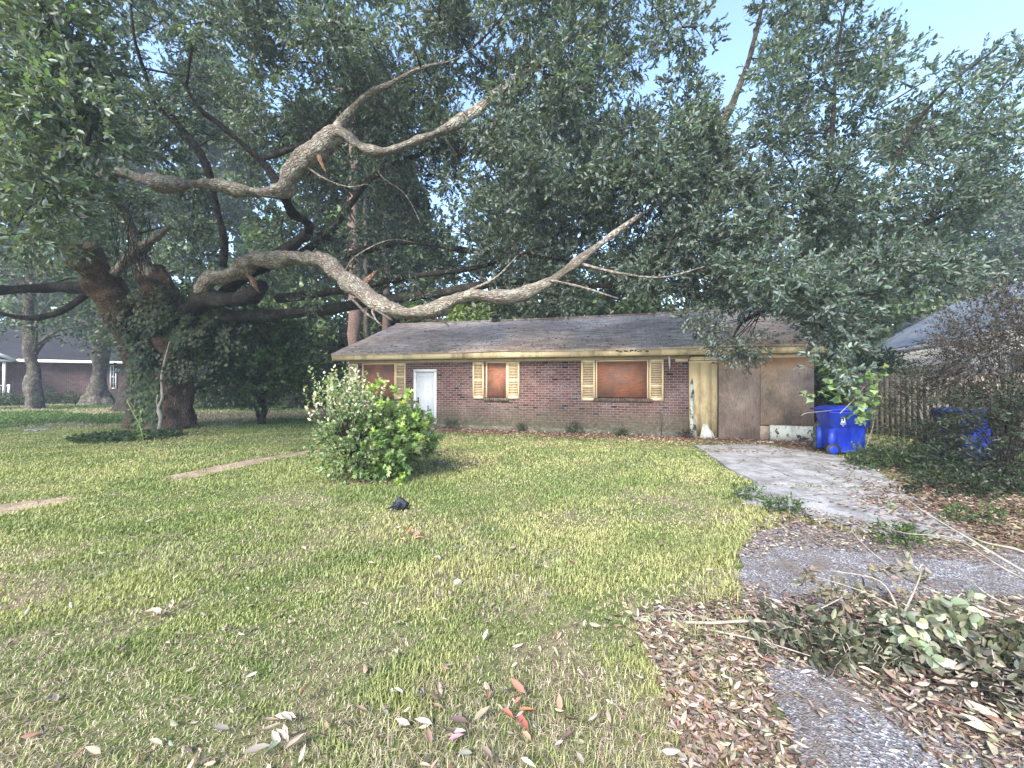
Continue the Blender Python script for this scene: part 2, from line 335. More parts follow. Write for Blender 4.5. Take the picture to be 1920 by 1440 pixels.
def f_speck(stops, sc, bumpd, mid=None, crack=0):
    def f(n, b):
        v = n.geo(); q = n.new('TexVoronoi'); q.inputs['Scale'].default_value = sc; n.l(v, q.inputs['Vector'])
        s_ = n.sep(q.outputs['Color']); c = n.ramp(s_[0], stops)
        c = n.mix(.55, c, n.ramp(n.noise(v, 1.8, 8, .75), [(.36, .3), (.5, .9), (.62, 1.2)]), 'MULTIPLY')
        if mid: c = n.mix(n.ramp(n.noise(v, 2.6, 8, .78), [(.46, 0), (.6, .85)]), c, mid)
        if crack:
            k = n.new('TexVoronoi'); k.feature = 'DISTANCE_TO_EDGE'; k.inputs['Scale'].default_value = .9; n.l(n.mix(.25, v, n.new('TexNoise').outputs[1]), k.inputs['Vector'])
            c = n.mix(n.ramp(k.outputs[0], [(0, .85), (.012, 0)]), c, (.05,.045,.04))
        n.l(c, b.inputs['Base Color']); n.bump(b, n.math('ADD', q.outputs[0], n.noise(v, 60, 3)), .8, bumpd)
    return f
M['concrete'] = mat('old_concrete', f_speck([(0, (.19,.19,.195)), (1, (.31,.31,.32))], 120, .004, (.115,.11,.11), 1), .9, spec=.2)
M['asphalt'] = mat('worn_asphalt', f_speck([(0, (.06,.058,.065)), (.4, (.13,.127,.14)), (.8, (.23,.228,.25)), (1, (.5,.5,.53))], 95, .01, (.12,.1,.09)), .85, spec=.3)
M['path'] = mat('dirt_path', f_speck([(0, (.22,.165,.12)), (1, (.36,.29,.23))], 60, .006, (.16,.12,.085)), .95, spec=.1)
def f_blue(n, b):
    v = n.obj(); c = n.mix(n.ramp(n.noise(n.mapv(v, (1,1,.4)), 4, 6, .7), [(.42, 0), (.7, .6)]), (.005,.03,.46), (.05,.11,.42))
    n.l(c, b.inputs['Base Color']); n.l(n.ramp(n.noise(v, 8, 5), [(.3, .32), (.7, .55)]), b.inputs['Roughness'])
M['blue'] = mat('blue_bin_plastic', f_blue, .4)
M['rubber'] = mat('black_rubber', None, .7, (.02,.02,.022)); M['metal'] = mat('dark_metal', None, .4, (.06,.055,.05)); M['mark'] = mat('white_print', None, .6, (.75,.78,.8))
M['black_bag'] = mat('black_plastic', None, .28, (.012,.013,.018)); M['glass'] = mat('window_glass', None, .08, (.02,.025,.03)); M['litterwhite'] = mat('white_plastic', None, .5, (.75,.75,.8))
def f_fence(n, b):
    v = n.obj(); o = n.sep(v)
    c = n.ramp(n.noise(n.mapv(v, (7,7,.5)), 3, 6, .7), [(.3, (.09,.075,.06)), (.5, (.17,.145,.12)), (.7, (.26,.23,.19))])
    n.l(c, b.inputs['Base Color'])
M['fence'] = mat('grey_cedar', f_fence, .9, spec=.2)
M['weed_stem'] = mat('green_stem', None, .6, (.16,.2,.07))
M['dark_in'] = mat('dark_interior', None, .9, (.02,.018,.018))

# ------------------------------------------------------------------ setting: ground, path, driveway
def sheet(pts, z, hgt, name, m, lab=None, jit=.03, sub=7):
    out = []
    n = len(pts)
    for i in range(n):
        a = np.array(pts[i]); b = np.array(pts[(i+1) % n])
        for k in range(sub):
            p = a+(b-a)*k/sub; out.append(p+rng.normal(size=2)*jit*(0 if False else 1))
    bm = bmesh.new(); vs = [bm.verts.new((p[0], p[1], z+hgt)) for p in out]; f = bm.faces.new(vs)
    if f.normal.z < 0: f.normal_flip()
    bmesh.ops.triangulate(bm, faces=[f])
    lo = [bm.verts.new((p[0], p[1], -.05)) for p in out]; m_ = len(out)
    for i in range(m_):
        bm.faces.new((vs[i], vs[(i+1) % m_], lo[(i+1) % m_], lo[i]))
    bmesh.ops.recalc_face_normals(bm, faces=bm.faces)
    me = bpy.data.meshes.new(name); bm.to_mesh(me); bm.free(); me.materials.append(m); o = bpy.data.objects.new(name, me); C.objects.link(o)
    return props(o, kind='structure')
def G2(l): return [tuple(A(x, y)[:2]) for x, y in l]
gm = MB(); xs = np.concatenate((np.linspace(-400, -30, 8), np.linspace(-28, 28, 57), np.linspace(30, 400, 8))); ys = np.concatenate(([-30, -8, -3], np.linspace(0, 34, 60), np.linspace(38, 600, 10)))
X, Y = np.meshgrid(xs, ys); V = np.stack((X.ravel(), Y.ravel(), 0*X.ravel()), -1)
i = np.arange(len(ys)-1)[:, None]; j = np.arange(len(xs)-1)[None]; nx = len(xs)
gm.add(V, np.stack((i*nx+j, i*nx+j+1, (i+1)*nx+j+1, (i+1)*nx+j), -1).reshape(-1, 4))
props(gm.build('ground', M['ground']), kind='structure')
path1 = [(305,894),(420,871),(520,854),(600,841),(602,845),(540,858),(440,879),(350,899),(300,903)]
path2 = [(-60,955),(60,937),(150,927),(160,932),(110,944),(30,962),(-60,985)]
PATHS = [G2(path1), G2(path2)]
sheet(PATHS[0], .004, 0, 'footpath', M['path'], jit=.03, sub=4); sheet(PATHS[1], .004, 0, 'footpath', M['path'], jit=.03, sub=4)
slab1 = [(1303,838),(1420,836),(1560,856),(1640,884),(1682,914),(1560,915),(1420,908),(1370,884)]
slab2 = [(1374,928),(1420,911),(1560,918),(1684,918),(1760,962),(1830,1018),(1720,1012),(1600,996),(1480,962),(1400,948)]
asph = [(1384,1040),(1420,1000),(1490,978),(1600,1002),(1720,1018),(1840,1030),(2050,1040),(2300,1200),(2500,1600),(1900,1640),(1600,1700),(1510,1440),(1470,1350),(1436,1280),(1410,1180),(1384,1110)]
SL = [G2(slab1), G2(slab2), G2(asph)]
sheet(SL[0], 0, .045, 'driveway_slab', M['concrete'], jit=.012, sub=6); sheet(SL[1], 0, .03, 'driveway_slab', M['concrete'], jit=.015, sub=6)
sheet(SL[2], 0, .012, 'driveway_asphalt', M['asphalt'], jit=.018, sub=3)
def inpoly(x, y, poly):
    poly = np.array(poly); r = np.zeros(len(x), bool); n = len(poly); j = n-1
    for i in range(n):
        xi, yi = poly[i]; xj, yj = poly[j]
        r ^= ((yi > y) != (yj > y)) & (x < (xj-xi)*(y-yi)/(yj-yi+1e-12)+xi); j = i
    return r

# ------------------------------------------------------------------ the boarded-up brick house
TH = -math.atan(.3); cu, su = math.cos(TH), math.sin(TH)
def wallp(px, d=0.):
    k = (px-CX)/K; Z = (13.3-d)/(1+.3*k); return k*Z, Z
OX, OZ = wallp(650)
def U(px, d=0.):
    X, Z = wallp(px, d); return (X-OX)*cu+(Z-OZ)*su
def ZW(px, py, d=0.):
    X, Z = wallp(px, d); return H-(py-HY)/K*Z
house = thing('brick_house', 'long single storey brown brick house with boarded up windows and a low shingle roof', 'house', (OX, OZ, 0), TH)
L = U(1523); UB = U(1291); DEP = 7.8; WT = 2.42
def hb(name, fn, m, parent=house, smooth=False):
    mb = MB(); fn(mb); return mb.build(name, m, parent, smooth, world=False)
def wall_open(mb, u0, u1, z0, z1, ops, dep, y=0.):
    us = sorted({u0, u1, *[o[0] for o in ops], *[o[1] for o in ops]}); zs = sorted({z0, z1, *[o[2] for o in ops], *[o[3] for o in ops]})
    for a, b in zip(us[:-1], us[1:]):
        for c, d in zip(zs[:-1], zs[1:]):
            if any(a >= o[0]-1e-6 and b <= o[1]+1e-6 and c >= o[2]-1e-6 and d <= o[3]+1e-6 for o in ops): continue
            mb.quad((a,y,c), (b,y,c), (b,y,d), (a,y,d))
    for a, b, c, d in ops:
        mb.quad((a,y,c),(a,y+dep,c),(a,y+dep,d),(a,y,d)); mb.quad((b,y+dep,c),(b,y,c),(b,y,d),(b,y+dep,d))
        mb.quad((a,y,c),(b,y,c),(b,y+dep,c),(a,y+dep,c)); mb.quad((a,y+dep,d),(b,y+dep,d),(b,y,d),(a,y,d))
win = []   # (u0,u1,z0,z1) openings
w1 = (U(679), U(741), .98, 2.3); w2 = (U(911), U(951), ZW(930, 746), 2.3); w3 = (U(1117), U(1216), ZW(1160, 747), 2.3)
dr = (U(777), U(817.5), .02, ZW(797, 694))
def f(mb):
    wall_open(mb, 0, UB, -.1, WT, [w1, w2, w3, dr], .12)
    for a, b in (((0, DEP), (0, 0)), ((L, 0), (L, DEP)), ((L, DEP), (0, DEP))):
        mb.quad((a[0],a[1],-.1), (b[0],b[1],-.1), (b[0],b[1],WT), (a[0],a[1],WT))
    for x in (0, L): mb.add([(x,0,WT),(x,DEP,WT),(x,DEP/2,4.1)], [(0,1,2)])
hb('wall', f, M['brick'])
hb('inner_wall', lambda mb: mb.box((.1,.13,-.05), (L-.1,.3,WT)), M['dark_in'])
# roof
def roofmesh(mb, u0, u1, y0, z0, y1, z1, nu, nv, amp, th=.05):
    us = np.linspace(u0, u1, nu); ts = np.linspace(0, 1, nv); UU, TT = np.meshgrid(us, ts)
    Vt = np.stack((UU, y0+(y1-y0)*TT, z0+(z1-z0)*TT), -1).reshape(-1, 3); Vt[:, 2] += amp*vnoise(Vt*np.array((.9,1.2,0)))
    Vt[:, 2] -= .05*np.sin((Vt[:, 0]-u0)/(u1-u0)*math.pi)*(TT.ravel())
    i = np.arange(nv-1)[:, None]; j = np.arange(nu-1)[None]; F = np.stack((i*nu+j, i*nu+j+1, (i+1)*nu+j+1, (i+1)*nu+j), -1).reshape(-1, 4)
    if y1 < y0: F = F[:, ::-1]
    mb.add(Vt, F); V2 = Vt.copy(); V2[:, 2] -= th; mb.add(V2, F[:, ::-1])
    ed = list(range(nu)); 
    for a, b in zip(ed[:-1], ed[1:]): mb.quad(V2[a], V2[b], Vt[b], Vt[a])
    for c in (0, nu-1):
        for r in range(nv-1): mb.quad(V2[r*nu+c], V2[(r+1)*nu+c], Vt[(r+1)*nu+c], Vt[r*nu+c])
EY, EZ, RY, RZ = -.42, 2.64, 3.9, 4.3
def f(mb): 
    roofmesh(mb, -.35, L+.3, EY, EZ, RY, RZ, 120, 22, .014); roofmesh(mb, -.35, L+.3, DEP+.42, EZ, RY, RZ, 30, 6, .01)
roof = hb('roof', f, M['roof'])
hb('ridge_cap', lambda mb: [mb.box((x, RY-.12, RZ-.06-.05*math.sin((x+.35)/(L+.65)*math.pi)), (x+.29, RY+.12, RZ+.018-.05*math.sin((x+.35)/(L+.65)*math.pi)+random.uniform(0,.008))) for x in np.arange(-.35, L+.2, .3)], M['roof'], roof)
vu = U(921, -3.4)
def f(mb): mb.tube([(vu,3.75,4.1),(vu,3.75,4.42)], [.13,.13], 14, 1); mb.tube([(vu,3.75,4.40),(vu,3.75,4.47),(vu,3.75,4.52)], [.24,.22,.08], 14, 1)
hb('roof_vent', f, M['metal'], roof, True)
def f(mb):
    seams = [-.33]+[U(p, .35) for p in (860, 1114, 1240, 1290, 1415)]+[L+.28]
    for a, b in zip(seams[:-1], seams[1:]): mb.box((a+.002, EY+.03+random.uniform(0,.006), 2.41+random.uniform(-.006,.006)), (b-.002, EY+.055, 2.585))
hb('fascia', f, M['fascia'])
def f(mb):     # splintered rotten stretch along the top of the fascia
    a = U(1155,.35); b = U(1218,.35); x = a
    while x < b:
        w_ = random.uniform(.03, .12); z = random.uniform(2.5, 2.57); mb.box((x, EY+.012+random.uniform(0,.01), z), (x+w_, EY+.028, z+random.uniform(.015,.05))); x += w_*random.uniform(.7, 1.5)
ob = hb('rotten_trim', f, M['bark_dark']); ob['label'] = 'rotten splintered stretch of the fascia board'
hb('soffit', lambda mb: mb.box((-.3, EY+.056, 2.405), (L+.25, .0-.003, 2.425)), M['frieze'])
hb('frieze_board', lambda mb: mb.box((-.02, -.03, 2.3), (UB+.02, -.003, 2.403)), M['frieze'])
def f(mb):
    pass
for x in (-.33, L+.25):
    for ya, za, yb, zb in ((EY+.04, 2.5, RY, RZ-.13), (DEP+.4, 2.5, RY, RZ-.13)): hb('rake_board', lambda mb: mb.bar((x,ya,za), (x,yb,zb), .03, .16), M['fascia'])
def shutter(u0, u1, z0, z1, split=.5, tilt=0.):
    mb = MB(); t = .035; s = .045
    mb.box((u0,-t,z0), (u0+s,-.005,z1)); mb.box((u1-s,-t,z0), (u1,-.005,z1))
    zm = z0+(z1-z0)*split
    for a, b in ((z0, z0+.09), (zm-.035, zm+.035), (z1-.07, z1)): mb.box((u0+s,-t,a), (u1-s,-.006,b))
    for a, b in ((z0+.09, zm-.035), (zm+.035, z1-.07)):
        n = int((b-a)/.05)
        for k in range(n):
            z = a+(k+.5)*(b-a)/n; mb.bar((u0+s, -.02, z), (u1-s, -.02, z), .04, .009, up=(0, .72, .7))
    o = mb.build('shutter', M['yellow'], house, world=False)
    return o
for a, b, py, z1, sp in ((655,672,748,2.29,.62), (742,761,748,2.29,.62), (887,907.5,747.5,2.29,.5), (951.5,974,747.5,2.29,.5), (1090,1115.5,751,2.3,.36), (1217.5,1244,751,2.3,.36)):
    o = shutter(U(a), U(b), ZW((a+b)/2, py), z1, sp)
    if b in (1244,): o['label'] = 'yellow louvred shutter with flaking paint at the right of the big boarded window'
def window(w_, m, sill, lab, dark=False):
    u0, u1, z0, z1 = w_
    mb = MB(); mb.box((u0+.012,.05,z0+.03), (u1-.012,.065,z1-.004)); wd = mb.build('window', m, house, world=False); wd['label'] = lab
    mb = MB()
    for a, b in ((u0, u0+.045), (u1-.045, u1)): mb.box((a+.001,.0,z0+.01), (b-.001,.048,z1-.002))
    mb.box((u0+.046,.01,z1-.04), (u1-.046,.048,z1-.003)); mb.build('window_frame', M['yellow'], wd, world=False)
    if sill:
        mb = MB(); x = u0-.06
        while x < u1+.05:
            mb.box((x,-.045+random.uniform(-.004,.004),z0-.11), (x+.062,.1,z0+.005+random.uniform(-.004,.004))); x += .072
        mb.build('sill', M['sill'], wd, world=False)
def f_sill(n, b):
    v = n.obj(); n.l(n.ramp(n.noise(v, 12, 6, .7), [(.3, (.035,.03,.02)), (.5, (.09,.065,.05)), (.7, (.2,.14,.12))]), b.inputs['Base Color']); n.bump(b, n.noise(v, 50, 4), .6, .01)
M['sill'] = mat('mossy_brick_sill', f_sill, .9)
window(w1, M['ply_red'], False, 'window closed with orange plywood, left of the white door'); window(w2, M['ply_red'], True, 'narrow window closed with orange plywood'); window(w3, M['ply_red'], True, 'wide window closed with water stained orange plywood')
# door
mb = MB(); u0, u1, z0, z1 = dr; fr = .065
mb.box((u0+fr,.03,z0+.02), (u1-fr,.07,z1-fr))
door = mb.build('door', M['door'], house, world=False); door['label'] = 'plain pale grey door in a white frame'
def f(mb):
    mb.box((u0-.02,-.025,.0), (u0+fr-.002,.1,z1)); mb.box((u1-fr+.002,-.025,.0), (u1+.02,.1,z1)); mb.box((u0-.02,-.027,z1-fr+.002), (u1+.02,.1,z1+.03))
hb('door_frame', f, M['white'], door)
def f(mb):
    for ax, az, h_ in ((.14,.2,.55), (.14,.85,.45), (.14,1.4,.42)):
        for s_ in (0, 1):
            a = u0+fr+.08+s_*((u1-u0-2*fr)/2-.02); b = a+(u1-u0-2*fr)/2-.14
            for q in ((a, az, b, az+.012), (a, az+h_-.012, b, az+h_), (a, az+.012, a+.012, az+h_-.012), (b-.012, az+.012, b, az+h_-.012)): mb.box((q[0],.026,q[1]), (q[2],.0295,q[3]))
hb('panel_moulding', f, M['door'], door)
ku = u0+fr+.07
def f(mb): mb.tube([(ku,.03,.93),(ku,-.02,.93),(ku,-.035,.93),(ku,-.07,.93),(ku,-.08,.93)], [.03,.03,.015,.032,.02], 12, 1); mb.box((ku-.028,.018,.85), (ku+.028,.029,1.08))
hb('knob', f, M['metal'], door, True)
# garage front: yellow siding, two plywood sheets, peeling wall under them
gs0, gs1 = UB+.01, U(1345)
def f(mb):
    n = 3; x = gs0; ws = [.46, .42, .24]; tot = gs1-gs0; sc_ = tot/sum(ws)
    for w_ in ws: mb.box((x+.006,-.035,.06), (x+w_*sc_-.006,-.004,2.2)); x += w_*sc_
    mb.box((gs0,-.018,.06), (gs1,-.003,2.2))
o = hb('siding_panel', f, M['siding']); o['label'] = 'yellow grooved siding panel stained with green mould'
def f(mb):
    for k, z in enumerate((2.19, 2.255, 2.31)): mb.box((gs0-.01+.02*k,-.05-.02*k,z), (gs1+.06-.03*k,-.004,z+.05))
hb('cornice_moulding', f, M['yellow'])
p1, p2 = U(1347), U(1425)
o = hb('plywood_sheet', lambda mb: (mb.box((p1,-.045,.03), (p2-.01,-.015,2.26)), mb.box((p2-.01,-.045,.03), (U(1442),-.015,.43))), M['ply_brown']); o['label'] = 'tall brown plywood sheet with wavy grain'
o = hb('plywood_sheet', lambda mb: mb.box((p2,-.06,ZW(1470, 797)), (L+.02,-.03,2.3)), M['ply_brown2']); o['label'] = 'blotchy weathered plywood sheet at the right end, raised above the ground'
hb('header_board', lambda mb: mb.box((U(1417),-.09,2.3), (L+.04,-.02,2.395)), M['fascia'])
o = hb('lower_panel', lambda mb: mb.box((U(1443),-.04,.03), (L,-.006,ZW(1470, 797)+.03)), M['peel']); o['label'] = 'strip of peeling white painted wall below the plywood'
hb('garage_wall', lambda mb: mb.box((UB+.002,-.002,-.05), (L-.002,.1,WT)), M['dark_in'])
hb('trim_block', lambda mb: mb.box((UB-.36,-.05,2.23), (UB-.02,-.004,2.31)), M['yellow'])
def f(mb):
    x = U(1253); mb.add([(x,-.04,2.4),(x+.05,-.04,2.4),(x+.05,-.03,2.1),(x+.035,-.03,1.98),(x+.01,-.035,2.2),(x,-.02,2.4),(x+.05,-.02,2.4),(x+.05,-.01,2.1),(x+.035,-.01,1.98),(x+.01,-.015,2.2)], [(0,4,3,2,1),(5,6,7,8,9),(0,1,6,5),(1,2,7,6),(2,3,8,7),(3,4,9,8),(4,0,5,9)])
o = hb('trim_splinter', f, M['white'])
hb('conduit', lambda mb: mb.tube([(U(1240),-.03,-.02),(U(1240),-.03,.62),(U(1240),-.01,.66)], [.018,.018,.018], 8, 1), M['metal'])
# foundation course
hb('foundation', lambda mb: mb.box((-.01,-.03,-.08), (UB-.01,-.002,.17)), M['found'] if 'found' in M else mat('mossy_foundation', f_speck([(0, (.07,.068,.05)), (1, (.15,.145,.12))], 30, .01, (.035,.035,.02)), .95))
hb('door_step', lambda mb: mb.box((u0-.1,-.35,-.03), (u1+.1,-.032,.05)), M['concrete'])
hm = Matrix.Translation(house.location) @ Matrix.Rotation(TH, 4, 'Z')
def HL(u, y, z): return np.array(hm @ Vector((u, y, z)))
# broken white board leaning at the foot of the siding
def shard(name, lab, pts, m, th=.02):
    mb = MB(); n = len(pts); c = HL(*pts[0])
    V = [HL(*p) for p in pts]+[HL(p[0], p[1]+th, p[2]) for p in pts]
    F = [tuple(range(n)), tuple(range(2*n-1, n-1, -1))]+[(i, n+i, n+(i+1) % n, (i+1) % n) for i in range(n)]
    mb.add(V, F); e = mb.build(name, m); props(e, lab, 'board'); return e
x = U(1310)
shard('broken_board', 'jagged piece of pale painted board leaning at the foot of the yellow siding', [(x,-.12,0),(x+.42,-.14,0),(x+.36,-.1,.2),(x+.27,-.07,.3),(x+.2,-.06,.46),(x+.1,-.06,.42),(x+.05,-.09,.2)], M['peel'])
x = U(1292)
shard('torn_trim_board', 'long torn white trim strip leaning on the brick corner beside the yellow siding', [(x+.02,-.075,.04),(x+.2,-.08,.05),(x+.17,-.07,.5),(x+.1,-.06,.75),(x+.14,-.06,1.3),(x+.08,-.055,1.75),(x+.02,-.05,1.6)], M['peel'])
x = U(1421)
shard('flat_board', 'small pale board lying on the ground before the plywood', [(x-.2,-.5,.03),(x+.25,-.52,.03),(x+.27,-.4,.06),(x-.15,-.38,.06)], M['peel'])

# ------------------------------------------------------------------ big oak
OK = dict(cols=[(.085,.108,.095), (.107,.13,.108), (.072,.093,.088), (.135,.155,.13)])  # grey-green like leaf undersides, made bluer and paler to imitate lens glare
oakloc = A(318, 806); oak = thing('live_oak', 'huge spreading oak with an ivy clad trunk and crooked limbs over the lawn', 'tree', oakloc)
SK = []; FRONT = []
def limb(pts, nm='limb', m='bark', seg=14, sub=6, rough=.16, front=False, flute=0., freq=2.2):
    kk = 1. if nm in ('trunk', 'stem') else (.68 if m == 'bark_dark' else .8)
    Pn = [P(p[0], p[1], p[2]) for p in pts]; R = [p[3]*kk for p in pts]
    mb = MB(); mb.tube(Pn, R, seg*3//2, sub+2, rough*1.3, freq*1.5, flute=flute); o = mb.build(nm, M[m], oak, True)
    for i in range(len(Pn)-1):
        for t in np.linspace(0, 1, 5)[:-1]: SK.append(Pn[i]*(1-t)+Pn[i+1]*t)
    if front:
        for i in range(len(pts)-1):
            for t in np.linspace(0, 1, 6)[:-1]: FRONT.append([pts[i][k]*(1-t)+pts[i+1][k]*t for k in range(3)])
    return o
limb([(326,818,13.9,.78),(326,795,13.9,.60),(326,740,13.9,.50),(330,690,13.9,.56),(322,640,13.9,.62),(312,590,13.8,.6),(300,545,13.7,.5),(285,500,13.6,.4)], 'trunk', 'bark_red', 28, 8, .12, True, .12)
limb([(262,815,14.3,.45),(262,770,14.2,.36),(262,700,14.1,.33),(240,630,13.9,.36),(222,575,13.6,.45),(195,530,13.2,.5),(168,490,12.8,.48),(152,462,12.5,.36)], 'stem', 'bark_red', 20, 7, .16, True)
limb([(215,512,13,.2),(235,490,12.7,.18),(262,466,12.4,.16),(292,445,12.2,.14),(318,425,12,.09)], 'limb', 'bark', 12, 5, .14, True)
limb([(180,535,13.3,.3),(140,540,13.2,.26),(80,538,13,.22),(0,542,12.6,.2),(-120,535,12,.15),(-260,500,11.4,.1)], 'limb', 'bark_dark', 12, 5)
limb([(170,545,13.3,.16),(130,575,13.2,.13),(90,592,13,.12),(40,595,12.8,.1),(-30,580,12.5,.08)], 'limb', 'bark_dark', 10, 5)
limb([(305,590,13.6,.45),(345,590,13.4,.42),(385,558,13.1,.42),(430,562,12.8,.38),(470,555,12.5,.34),(492,535,12.3,.26)], 'limb', 'bark_dark', 16, 6)
limb([(380,545,13,.3),(400,522,12.7,.3),(440,512,12.4,.3),(470,492,12.1,.3),(510,486,11.7,.28),(560,483,11.2,.27),(605,492,10.7,.27),(645,520,10.2,.26),(685,553,9.8,.25),(735,580,9.4,.24),(785,588,9.2,.22),(835,573,9,.2),(880,555,8.9,.165),(960,556,8.7,.14),(1025,532,8.5,.125),(1075,497,8.3,.10),(1125,458,8.2,.075)], 'limb', 'bark', 18, 6, .18, True)
limb([(1125,458,8.2,.075),(1180,418,8.5,.05),(1230,385,8.8,.03),(1290,362,9.1,.018),(1350,330,9.5,.008)], 'limb', 'bark', 10, 5, .15, False)
limb([(285,520,13.5,.33),(255,455,13.0,.2),(235,400,12.6,.16),(205,360,11.9,.15),(190,334,11.2,.14),(215,323,10.8,.16)])
limb([(192,326,11.0,.15),(225,322,10.7,.18),(280,340,10.5,.22),(340,345,10.3,.21),(400,346,10.1,.18),(465,357,9.9,.2),(525,360,9.7,.22),(548,325,9.6,.23),(590,282,9.5,.25),(638,252,9.4,.22),(680,276,9.3,.19),(725,284,9.2,.17),(780,266,9.1,.15),(838,242,9.1,.12)], 'limb', 'bark', 16, 6, .2, True)
limb([(838,242,9.1,.12),(890,212,9.2,.13),(940,168,9.3,.13),(1000,125,9.4,.11),(1075,72,9.5,.09),(1120,35,9.5,.075),(1160,-40,9.4,.05),(1200,-160,9,.03)], 'limb', 'bark', 14, 6, .2, False)
limb([(622,262,9.5,.16),(655,212,9.4,.12),(690,178,9.3,.1),(735,155,9.2,.07),(790,128,9.2,.045),(850,112,9.3,.02),(900,80,9.3,.008)], 'limb', 'bark', 10, 5, .15, True)
limb([(530,362,9.9,.17),(548,398,10.6,.16),(580,430,11.4,.2),(520,480,12.5,.26),(420,545,13.4,.32)], 'limb', 'bark_dark', 12, 5)
limb([(418,500,12.6,.15),(420,450,12.4,.14),(405,385,12.1,.13),(392,325,11.8,.13),(368,278,11.6,.13),(325,225,11.3,.12),(288,190,11,.1),(276,150,10.8,.08),(250,60,10.2,.05),(240,-80,9.8,.03)], 'limb', 'bark_dark', 10, 5, .14, True)  # dark silhouette limbs: their shade is put into the bark colour
limb([(530,372,11,.16),(508,325,10.9,.15),(480,292,10.7,.13),(440,258,10.5,.12),(402,226,10.3,.1),(376,205,10.1,.08),(340,150,9.8,.04)], 'limb', 'bark_dark', 10, 5, .14, True)
limb([(492,298,10.8,.1),(530,285,10.8,.11),(580,262,10.7,.08),(640,200,10.4,.05)], 'limb', 'bark_dark', 8, 4)
limb([(400,590,13.4,.3),(500,592,13,.28),(600,582,12.5,.24),(700,565,12,.2),(830,548,11.4,.17),(960,528,10.8,.14),(1100,535,10.2,.11),(1220,540,9.8,.07),(1330,560,9.3,.04)], 'limb', 'bark_dark', 12, 5)
limb([(560,480,12.4,.22),(620,430,12,.2),(660,380,11.7,.16),(690,340,11.4,.13),(760,300,11,.1),(850,270,10.6,.07)], 'limb', 'bark_dark', 10, 5)
limb([(640,480,12,.16),(760,455,11.4,.13),(880,470,10.9,.1),(1000,480,10.5,.07),(1120,500,10,.04)], 'limb', 'bark_dark', 8, 5)
limb([(520,560,12.8,.18),(640,545,12.2,.14),(760,520,11.6,.11),(900,500,11.2,.09),(1060,450,10.8,.06)], 'limb', 'bark_dark', 8, 5)
# small pale side branches
for pts in ([(735,600,9.3,.035),(700,580,9.2,.03),(705,600,9.1,.025),(718,612,9.1,.012)], [(800,600,9.2,.06),(830,602,9.1,.04),(842,612,9.1,.02)],
            [(660,560,10,.04),(690,590,9.9,.03),(715,606,9.8,.015)], [(1030,525,8.4,.04),(1090,538,8.3,.03),(1160,560,8.1,.015)],
            [(880,545,8.9,.04),(930,520,8.8,.03),(970,480,8.7,.02),(985,470,8.6,.012)], [(1075,490,8.3,.035),(1150,510,8.1,.03),(1240,520,8,.02),(1320,500,7.9,.012)],
            [(700,288,9.4,.028),(715,330,9.6,.022),(760,365,9.8,.016),(790,420,10,.008)],
            [(560,300,9.6,.035),(600,330,9.5,.03),(650,350,9.5,.02),(690,345,9.4,.012)], [(640,520,10.3,.028),(668,480,10.4,.022),(730,450,10.6,.014),(780,455,10.8,.008)]):
    limb(pts, 'branchlet', 'bark', 8, 4, .1, True)
mb = MB(); mb.tube([P(463,516,12.1),P(472,524,12),P(480,540,11.9),P(488,550,11.9)], [.05,.08,.05,.015], 9, 3, .25, 9); o = mb.build('torn_stub', M['wood_raw'], oak); 
mb = MB(); mb.tube([P(706,508,10.4),P(690,525,10.2),P(672,540,10.1),P(645,550,10)], [.02,.06,.05,.015], 9, 3, .25, 9); mb.build('torn_stub', M['wood_raw'], oak)
mb = MB(); mb.tube([P(598,292,9.2),P(604,310,9.2),P(612,325,9.2)], [.05,.03,.01], 7, 3, .25, 9); mb.build('torn_stub', M['wood_raw'], oak)

